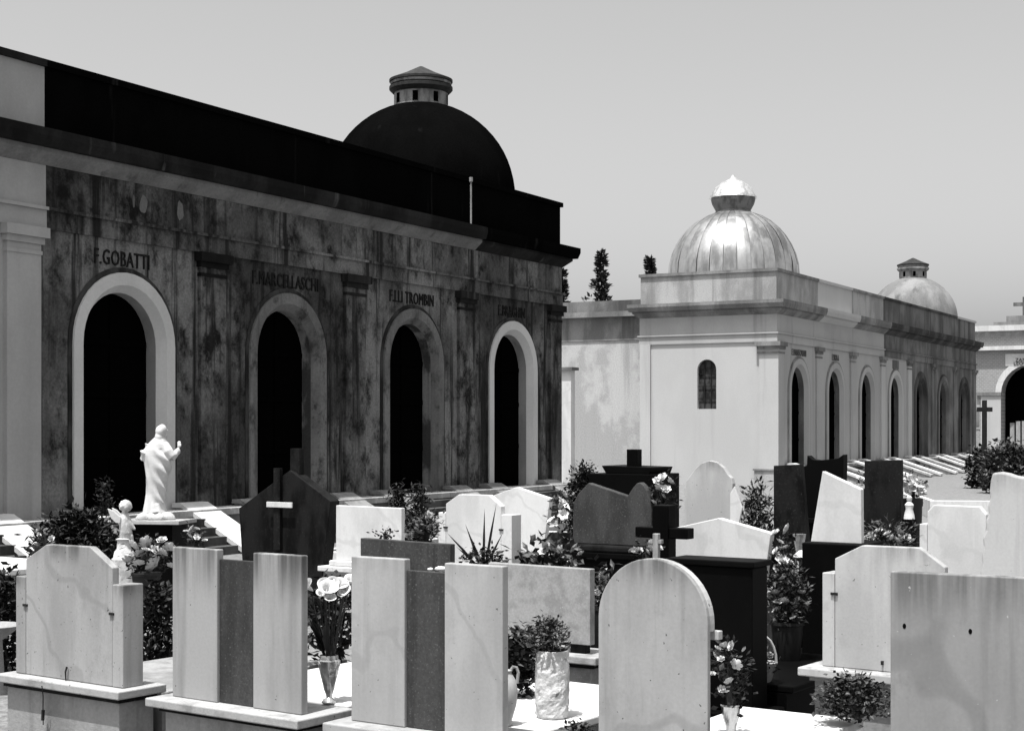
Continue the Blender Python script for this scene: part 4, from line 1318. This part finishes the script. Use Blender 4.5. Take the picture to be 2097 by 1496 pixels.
# ------------------------------------------------------------------ vases and bouquets on the front slabs
def on_slab(px, py, z):
    Y = (CAMZ - z) * F / (py - HY)
    return P(px, py, Y)

v = on_slab(674, 1438, .40)
cv = thing('crystal_vase', 'cut crystal vase on white slab holding calla lilies', 'vase', tuple(v))
sx = v.y / F
hv = (1438 - 1340) * sx
def faceted(a, z):
    return 1 + (.12 * math.cos(a * 8 + z * 25) if .25 * hv < z < .85 * hv else 0)
lathe('vase_body', [(.045, 0), (.047, .008), (.030, .022), (.018, .035), (.020, .05), (.032, .09), (.048, .17), (.062, .235), (.070, .262), (.060, .27), (.058, .29), (.055, hv), (.048, hv), (.05, .28), (.05, .24)],
      M_GLASS, cv, 40, caps=True, jit=faceted)
cb = thing('calla_lilies', 'bunch of white calla lilies in the crystal vase', 'flowers', (v.x, v.y, v.z + .05))
rnd = random.Random(3)
heads = [(640, 1205, -.05, 1.2), (668, 1213, -.02, 1.5), (690, 1205, .03, 1.25), (712, 1197, .06, 1.1), (676, 1228, -.06, .9), (655, 1222, .0, 1.0), (699, 1222, .0, .8), (682, 1200, .04, 1.2), (660, 1202, .05, 1.0), (704, 1212, .02, 1.0)]
bm = bmesh.new()
for px, py, dy, s in heads:
    p = P(px, py, v.y) - Vector((v.x, v.y, v.z + .05)); p.y = dy
    tube(bm, [(p.x * .08, 0, 0), (p.x * .25, dy * .3, .25), (p.x * .75, dy * .8, p.z * .75), (p.x, dy, p.z - .02)], [.005, .005, .005, .006], 6)
    b = blossom(cb, CALLA, p, .042 * s, rnd, .5)
    b.scale = (.050 * s,) * 3
    b.rotation_euler = (rnd.uniform(.55, 1.1), rnd.uniform(-.5, .5), rnd.uniform(-.4, .4))
obj('stem', mesh_from(bm, 'stem'), M_LEAF2, cb)
bm = bmesh.new()
for i in range(9):
    a = rnd.uniform(0, 6.28)
    leaf_verts(bm, Vector((math.cos(a) * .02, math.sin(a) * .02, .2)), Vector((math.cos(a) * .3, math.sin(a) * .3, 1)), Vector((rnd.gauss(0, 1), rnd.gauss(0, 1), .2)), rnd.uniform(.2, .34), .025)
obj('foliage', mesh_from(bm, 'foliage'), M_LEAF, cb)

v = on_slab(1131, 1468, .40)
sx = v.y / F
rp = thing('rough_pot', 'rough whitewashed cylindrical flower pot on white slab', 'pot', tuple(v))
hp = 140 * sx
bm = bmesh.new()
prof = [(30, 0), (33, 6), (35, 40), (34.5, 90), (34, 128), (33, 138), (29, 138), (28, 118)]
rings = lathe_bm(bm, [(r * sx, z * sx) for r, z in prof for _ in (0,)], 40)
bm.faces.new(rings[0][::-1]); bm.faces.new(rings[-1])
bmesh.ops.subdivide_edges(bm, edges=[e for e in bm.edges if abs(e.verts[0].co.z - e.verts[1].co.z) > .03], cuts=6, use_grid_fill=True)
for q in bm.verts:
    d = Vector((q.co.x, q.co.y, 0))
    if d.length > .02:
        q.co += d.normalized() * (.008 * mnoise.noise(q.co * 28) + .004 * mnoise.noise(q.co * 70))
obj('pot_wall', mesh_from(bm, 'pot_wall'), M_ROUGHPOT, rp)
bs = plant('pot_bush', 'bushy little plant with fading flowers in the rough white pot', 'plant', 1122, 1338, v.y, 92, 66, 21, 900, .032, .010, M_LEAF2,
           ((ROSED, 14, .012), (ROSE, 10, .010)), None, v.z + 118 * sx)
# a spire of foliage on top
bm = foliage(140, .018, .018, .05, .022, .007, 77, 0, True)
o = obj('spire', mesh_from(bm, 'spire'), M_LEAF2, bs); o.location = (0.01, 0, (1338 - 1292) * sx + .06)

v = on_slab(1031, 1484, .40)
jg = thing('stone_jug', 'stone jug with curled handle half hidden by the three-panel headstone', 'jug', tuple(v))
k = v.y / F
lathe('jug_body', [(.05, 0), (.055, .01), (.048, .03), (.075, .12), (.082, .20), (.07, .26), (.045, .30), (.05, .315), (.04, .315)], M_MARBLE, jg, 24)
bm = bmesh.new()
tube(bm, [(.04, 0, .31), (.055, 0, .335), (.075, 0, .33), (.085, 0, .30), (.078, 0, .24)], .009, 8)
obj('handle', mesh_from(bm, 'handle'), M_MARBLE_G, jg)

# chrome vase and roses, right of the arched headstone
YV = 8.75
v = P(1497, 1496, YV)
zslab = .372
gv = thing('metal_vase', 'fluted shiny metal vase with roses beside the arched headstone', 'vase', (v.x, v.y, zslab))
zr = P(1497, 1440, YV).z - zslab
lathe('vase_body', [(.04, 0), (.042, .01), (.025, .03), (.03, .06), (.045, zr * .6), (.056, zr - .012), (.060, zr - .010), (.060, zr), (.052, zr)], M_CHROME, gv, 48,
      jit=lambda a, z: 1 + (.035 * math.cos(a * 12) if z < zr - .02 else 0))
plant('rose_bouquet', 'bouquet of pale roses and leaves in the fluted metal vase', 'flowers', 1492, 1442, YV, 82, 118, 31, 240, .045, .016, M_LEAF,
      ((ROSE, 3, .014),), None, zslab + zr - .03, at=[(ROSE if i else ROSEW,) + t for i, t in enumerate(((1506, 1362, 36), (1468, 1328, 22), (1484, 1325, 24), (1500, 1322, 22), (1462, 1342, 20), (1476, 1350, 22), (1478, 1410, 20), (1494, 1396, 22), (1525, 1330, 18)))])
# flower basket on the dark tomb slab
YB = 10.6
v = P(1560, 1392, YB)
bk = thing('flower_basket', 'wicker handled basket of pale flowers on the dark tomb', 'basket', (v.x, v.y, .38))
zb_ = v.z - .38
lathe('basket_bowl', [(.06, 0), (.07, .02), (.10, max(zb_, .12)), (.105, max(zb_, .12) + .012), (.09, max(zb_, .12))], M_CAP, bk, 20)
bm = bmesh.new()
tube(bm, [(.10 * math.cos(PI * i / 10), 0, max(zb_, .12) + .19 * math.sin(PI * i / 10)) for i in range(11)], .009, 8)
obj('basket_handle', mesh_from(bm, 'basket_handle'), M_MARBLE, bk)
plant('basket_flowers', 'pale carnations spilling from the handled basket on dark tomb', 'flowers', 1548, 1385, YB, 74, 52, 37, 150, .035, .012, M_LEAF,
      ((ROSE, 3, .014),), None, v.z - .03, at=[(ROSE,) + t for t in ((1538, 1336, 20), (1554, 1330, 22), (1566, 1312, 20), (1576, 1342, 18), (1550, 1352, 20))])

# ------------------------------------------------------------------ shrubs, planters and bouquets further back
PL = plant
PL('potted_plant', 'low leafy green bush in front of the pale headstone base', 'plant', 1745, 1462, 9.1, 146, 70, 41, 1900, .036, .013, M_LEAF2, (), None, P(0, 1458, 9.1).z)
PL('potted_plant', 'tall dark leafy plant with small flowers right of the black tomb', 'plant', 1612, 1272, 11.6, 72, 106, 43, 1100, .06, .012, M_LEAF2, ((ROSE, 12, .020), (ROSED, 6, .022)), .12, .36, at=[(ROSE,) + t for t in ((1588, 1215, 22), (1606, 1232, 20), (1640, 1215, 22), (1630, 1240, 20), (1592, 1250, 22))])
PL('potted_flowers', 'white flowers crowded beside the low white gabled headstone', 'flowers', 1606, 1170, 12.2, 56, 78, 45, 120, .05, .014, M_LEAF, ((ROSE, 3, .02),), .09, .36, at=[(ROSEW,) + t for t in ((1588, 1092, 24), (1614, 1084, 28), (1596, 1110, 24), (1590, 1128, 22), (1610, 1122, 20), (1600, 1148, 30), (1616, 1150, 24), (1590, 1164, 22))])
PL('potted_flowers', 'drooping flower cluster behind the pale clipped-corner headstone', 'flowers', 1822, 1120, 12.4, 110, 40, 47, 420, .06, .010, M_LEAF2, ((ROSE, 10, .022),), .14, .36, at=[(ROSE,) + t for t in ((1785, 1098, 20), (1800, 1088, 22), (1818, 1094, 20), (1840, 1090, 22), (1858, 1100, 20), (1870, 1108, 18))])
PL('shrub', 'dark shrub with thin flower heads beside the shouldered white headstone', 'shrub', 1550, 1068, 17.2, 70, 64, 49, 1100, .09, .014, M_LEAF2, ((ROSE, 8, .026),), None, 0)
PL('potted_flowers', 'bright white flowers before the tall dark slab', 'flowers', 1868, 1020, 19.0, 50, 46, 51, 160, .06, .014, M_LEAF2, ((LILY, 12, .055),), .12, 0)
PL('potted_flowers', 'small white blooms right of the slanted white headstone', 'flowers', 1775, 1000, 17.0, 34, 40, 53, 70, .05, .012, M_LEAF, ((ROSEW, 6, .034),), .1, 0)
PL('shrub', 'rounded black shrub at the foot of the linking wall', 'shrub', 1198, 1022, 24.0, 84, 60, 55, 2600, .07, .018, M_LEAF, (), None, 0)
PL('shrub', 'dark hedge bush below the far iron cross', 'shrub', 2066, 975, 50.0, 110, 56, 57, 2600, .20, .05, M_LEAF2, ((ROSEW, 4, .10),), None, 0)
PL('shrub', 'dark low bush at the end of the stair cheeks, left of the hedge', 'shrub', 2008, 958, 54.0, 40, 30, 58, 700, .20, .05, M_LEAF, (), None, 0)
PL('potted_flowers', 'white roses massed in front of the black plinth', 'flowers', 300, 1172, 15.2, 105, 66, 59, 260, .06, .016, M_LEAF, ((ROSE, 3, .04),), .14, .36, at=[(ROSE if i % 3 else ROSEW,) + t for i, t in enumerate(((270, 1118, 32), (300, 1112, 30), (332, 1108, 32), (318, 1130, 36), (264, 1150, 36), (318, 1156, 38), (346, 1122, 28), (350, 1160, 26), (286, 1136, 28)))])
PL('potted_flowers', 'small pale flowers right of the black plinth', 'flowers', 400, 1118, 17.0, 46, 42, 60, 120, .05, .012, M_LEAF, ((ROSEW, 6, .032), (ROSE, 4, .03)), .1, .2)
PL('shrub', 'large dark spreading shrub below the first arch', 'shrub', 155, 1118, 20.0, 160, 54, 61, 2600, .12, .026, M_LEAF, (), None, 0)
PL('shrub', 'thin dark climbing plant standing in the first archway', 'shrub', 215, 1060, 22.5, 40, 76, 63, 420, .08, .018, M_LEAF, ((ROSE, 5, .02),), None, 0, True)
PL('potted_flowers', 'slender white flower spikes above the bottom left headstone', 'flowers', 92, 1118, 13.0, 50, 40, 65, 60, .05, .012, M_LEAF, ((ROSEW, 7, .020),), .08, .34)
PL('shrub', 'dark cypress seedling in front of the third arch', 'shrub', 815, 1075, 21.5, 46, 70, 67, 1100, .08, .016, M_LEAF, (), None, 0, True)
PL('shrub', 'dark upright shrub leaning right of the cypress seedling', 'shrub', 858, 1075, 20.0, 36, 72, 69, 900, .09, .016, M_LEAF, (), None, 0, True)
PL('potted_flowers', 'wrapped mixed bouquet above the low dark granite slab', 'flowers', 870, 1112, 13.0, 62, 56, 71, 300, .05, .014, M_LEAF2, ((ROSED, 10, .030), (ROSE, 6, .024)), .1, .36)
PL('potted_flowers', 'few twigs with leaves on the low dark granite slab', 'flowers', 790, 1108, 12.6, 50, 24, 73, 70, .035, .012, M_LEAF, (), .06, .36)
PL('potted_flowers', 'white lilies piled beside the dark grey lobed headstone', 'flowers', 1147, 1090, 15.2, 40, 84, 75, 160, .06, .016, M_LEAF2, (), .1, .4, at=[(LILY,) + t for t in ((1145, 1040, 32), (1152, 1056, 28), (1134, 1070, 24), (1152, 1084, 26), (1148, 1104, 28), (1140, 1124, 30), (1160, 1134, 26))])
PL('potted_flowers', 'broad pale leaves and lilies behind the speckled stone slab', 'flowers', 1120, 1168, 12.6, 116, 46, 76, 240, .10, .026, M_LEAF2, ((LILYP, 3, .03),), .12, .4, at=[(LILYP if i % 2 else ROSEW,) + t for i, t in enumerate(((1075, 1140, 26), (1095, 1150, 22), (1112, 1136, 30), (1135, 1148, 26), (1150, 1130, 28), (1165, 1150, 24), (1190, 1135, 20), (1180, 1158, 22), (1125, 1158, 20)))])
PL('potted_flowers', 'striped leaves with white blooms between speckled slab and arched headstone', 'flowers', 1232, 1240, 11.8, 44, 76, 79, 110, .09, .022, M_LEAF2, (), .1, .4, at=[(LILYP if i % 2 else ROSEW,) + t for i, t in enumerate(((1238, 1172, 24), (1228, 1190, 22), (1222, 1215, 24), (1216, 1235, 22), (1232, 1205, 18)))])
PL('potted_flowers', 'white blossoms in a black holder above the stout black cross', 'flowers', 1358, 1040, 14.6, 52, 62, 81, 180, .05, .014, M_LEAF, ((ROSE, 3, .03),), .1, 0, at=[(ROSEW,) + t for t in ((1345, 986, 24), (1357, 980, 28), (1369, 986, 24), (1350, 1001, 22), (1364, 1003, 24))])
PL('potted_flowers', 'small light flowers around the pale grey cross', 'flowers', 1322, 1146, 12.0, 56, 40, 83, 60, .04, .012, M_LEAF, ((ROSEW, 5, .024), (ROSE, 5, .026)), .07, .36)
PL('potted_plant', 'dark leafy plant behind the rough white pot', 'plant', 1062, 1400, 9.9, 70, 100, 85, 700, .06, .02, M_LEAF, (), None, P(0, 1400, 9.9).z)
PL('shrub', 'dark shrub at left edge behind the bottom left headstone', 'shrub', 10, 1330, 13.0, 60, 150, 87, 900, .08, .02, M_LEAF, (), None, 0)
PL('shrub', 'dark leafy mass between the bottom left headstone and the streaked one', 'shrub', 322, 1330, 13.0, 84, 120, 88, 900, .08, .02, M_LEAF, (), None, 0)
PL('potted_plant', 'dark leaves standing behind the calla lilies', 'plant', 680, 1330, 11.6, 110, 130, 89, 800, .09, .02, M_LEAF, (), None, .36)

PL('potted_plant', 'tips of a dark leafy plant at the bottom edge, left of the arched headstone', 'plant', 1190, 1530, 8.35, 70, 44, 95, 260, .03, .010, M_LEAF, (), None, .40)
# spiky plant with sword leaves
Yk = 12.5
v = P(990, 1160, Yk)
sk = thing('spiky_plant', 'spiky sword-leaved plant with small flowers above three-panel headstone', 'plant', (v.x, v.y, .36))
lathe('pot', [(.08, 0), (.09, .02), (.12, v.z - .36), (.10, v.z - .36)], M_POT, sk, 16)
for px, py, dy in ((915, 1090, .0), (952, 1072, .05), (935, 1118, -.05), (992, 1040, .05), (1017, 1028, .0), (966, 1100, -.05), (1030, 1090, .05)):
    bm = bmesh.new()
    tip = P(px, py, Yk) - Vector((v.x, v.y, .36)); tip.y = dy
    b0 = Vector(((tip.x) * .12, 0, v.z - .38))
    s = Vector((-(tip - b0).z, 0, (tip - b0).x)).normalized() * .011
    for sg in (-1, 1):
        y_ = Vector((0, sg * .004, 0))
        m_ = b0.lerp(tip, .5) + Vector((0, 0, .01))
        vv = [bm.verts.new(q) for q in (b0 - s + y_, b0 + s + y_, m_ + s * .9 + y_, tip + y_ * .2, m_ - s * .9 + y_)]
        bm.faces.new(vv)
    obj('sword_leaf', mesh_from(bm, 'sword_leaf'), M_LEAF, sk)
bm = foliage(320, .16, .12, .07, .045, .014, 91, v.z - .30)
obj('foliage', mesh_from(bm, 'foliage'), M_LEAF, sk)
rnd = random.Random(17)
for i in range(14):
    blossom(sk, ROSE if i % 2 else ROSEW, (rnd.uniform(-.17, .2), rnd.uniform(-.12, .05), v.z - .36 + rnd.uniform(.0, .12)), .02, rnd)

# glass cone vase and small white lantern behind the low gabled headstone
v = P(1637, 1140, 12.9)
gc = thing('cone_vase', 'tall narrow pale cone vase left of the black tomb base', 'vase', (v.x, v.y, .36))
lathe('vase_body', [(.05, 0), (.05, .015), (.02, .03), (.02, v.z - .36), (.055, v.z - .36 + .19), (.048, v.z - .36 + .19)], M_GLASS, gc, 20)
v = P(1641, 1168, 12.4)
ln = thing('grave_lantern', 'small white grave lantern among flowers beside the cone vase', 'lantern', (v.x, v.y, .36))
zl = v.z - .36
box('lantern_base', -.05, .05, -.05, .05, 0, zl, M_BLACK, ln, .004)
for sx_ in (-1, 1):
    for sy_ in (-1, 1):
        box('lantern_post', sx_ * .035 - .008, sx_ * .035 + .008, sy_ * .035 - .008, sy_ * .035 + .008, zl + .001, zl + .11, M_WHITE, ln)
box('lantern_glass', -.026, .026, -.026, .026, zl + .001, zl + .108, M_CANDLE, ln)
lathe('lantern_roof', [(.065, zl + .111), (.06, zl + .125), (.02, zl + .16), (.0, zl + .165)], M_WHITE, ln, 16)
v = P(1862, 1062, 15.5)
ps = thing('small_statue', 'tiny white figure ornament left of the bright white headstone', 'statue', (v.x, v.y, .36))
zz = v.z - .36
box('pedestal', -.06, .06, -.05, .05, 0, zz, M_BLACK, ps, .004)
lathe('figure', [(.055, zz), (.05, zz + .04), (.035, zz + .10), (.045, zz + .14), (.02, zz + .17), (.028, zz + .19), (.028, zz + .215), (.0, zz + .235)], M_WHITE, ps, 16)
v = P(201, 1062, 21.6)
bb = thing('bird_bath', 'small white footed bowl among the dark shrub', 'bowl', (v.x, v.y, 0))
lathe('bowl', [(.09, 0), (.10, .02), (.035, .06), (.03, v.z - .10), (.05, v.z - .06), (.14, v.z), (.15, v.z + .03), (.12, v.z + .03), (.06, v.z - .02)], M_WHITE, bb, 20)

# slabs at the left edge behind the first headstone
f = Face(0, 15.6, 34)
g = f.root('tomb', 'low white-topped tomb at the left edge', 'gravestone')
zt = f.Zp(20, 1165)
box('tomb_body', -1.2, f.S(24), 0, .9, 0, zt - .06, M_BASE, g)
box('tomb_lid', -1.25, f.S(27), -.05, .95, zt - .059, zt, M_WHITE, g, .01)
f = Face(0, 12.3, 34)
g = f.root('stone_basin', 'flat round stone basin at the left edge, dark inside', 'basin')
zt = f.Zp(10, 1282)
lathe('basin_bowl', [(.12, 0), (.10, .05), (.08, zt - .12), (.20, zt - .03), (.24, zt), (.21, zt), (.1, zt - .05)], M_BASE, g, 28, (-.10, 0, 0))

# iron cross and conifers
v = P(2016, 893, 52)
ic = thing('iron_cross', 'dark iron cross on tall post at far right', 'cross', (v.x, v.y, 0))
zt = P(0, 819, 52).z
box('cross_post', -.075, .075, -.05, .05, 0, zt, M_IRON, ic, .01)
za = P(0, 838, 52).z
for a, b in ((-.25, -.0755), (.0755, .26)):
    box('cross_arm', a, b, -.048, .048, za - .075, za + .075, M_IRON, ic, .01)

def conifer(px, py_top, Y, wpx, label, seed, zb=3.0):
    top = P(px, py_top, Y)
    t = thing('conifer', label, 'tree', (top.x, top.y, 0), 0, 'conifers behind the chapels')
    bm = bmesh.new()
    tube(bm, [(0, 0, 0), (.03, 0, top.z * .5), (0, .02, top.z * .97)], [.14, .09, .015], 8)
    obj('trunk', mesh_from(bm, 'trunk'), M_STEM, t)
    rr = wpx * Y / F / 2
    rnd = random.Random(seed)
    bm = bmesh.new()
    n = 300
    for i in range(n):
        u = rnd.random() ** .8
        z = zb + (top.z - zb) * u
        a = rnd.uniform(0, 6.28)
        L = rr * (1 - u) ** .8 * rnd.uniform(.15, 1.0) * (1 + .6 * mnoise.noise(Vector((a, z * 1.3, seed)))) + .05
        for k in range(5):
            q = rnd.uniform(.2, 1)
            p = Vector((math.cos(a) * L * q, math.sin(a) * L * q, z + L * q * .35 + rnd.gauss(0, .05)))
            d = Vector((math.cos(a) + rnd.gauss(0, .5), math.sin(a) + rnd.gauss(0, .5), .8 + rnd.gauss(0, .4)))
            leaf_verts(bm, p, d, Vector((rnd.gauss(0, 1), rnd.gauss(0, 1), 1)), .28, .06)
    obj('crown', mesh_from(bm, 'crown'), M_LEAF2, t)
conifer(1231, 520, 70, 130, 'ragged conifer tip rising above the linking wall', 101)
conifer(1331, 532, 68, 70, 'conifer tip just left of the metal-domed chapel', 103)
conifer(1151, 556, 70, 60, 'dark conifer edge beside the dark chapel cornice', 105)
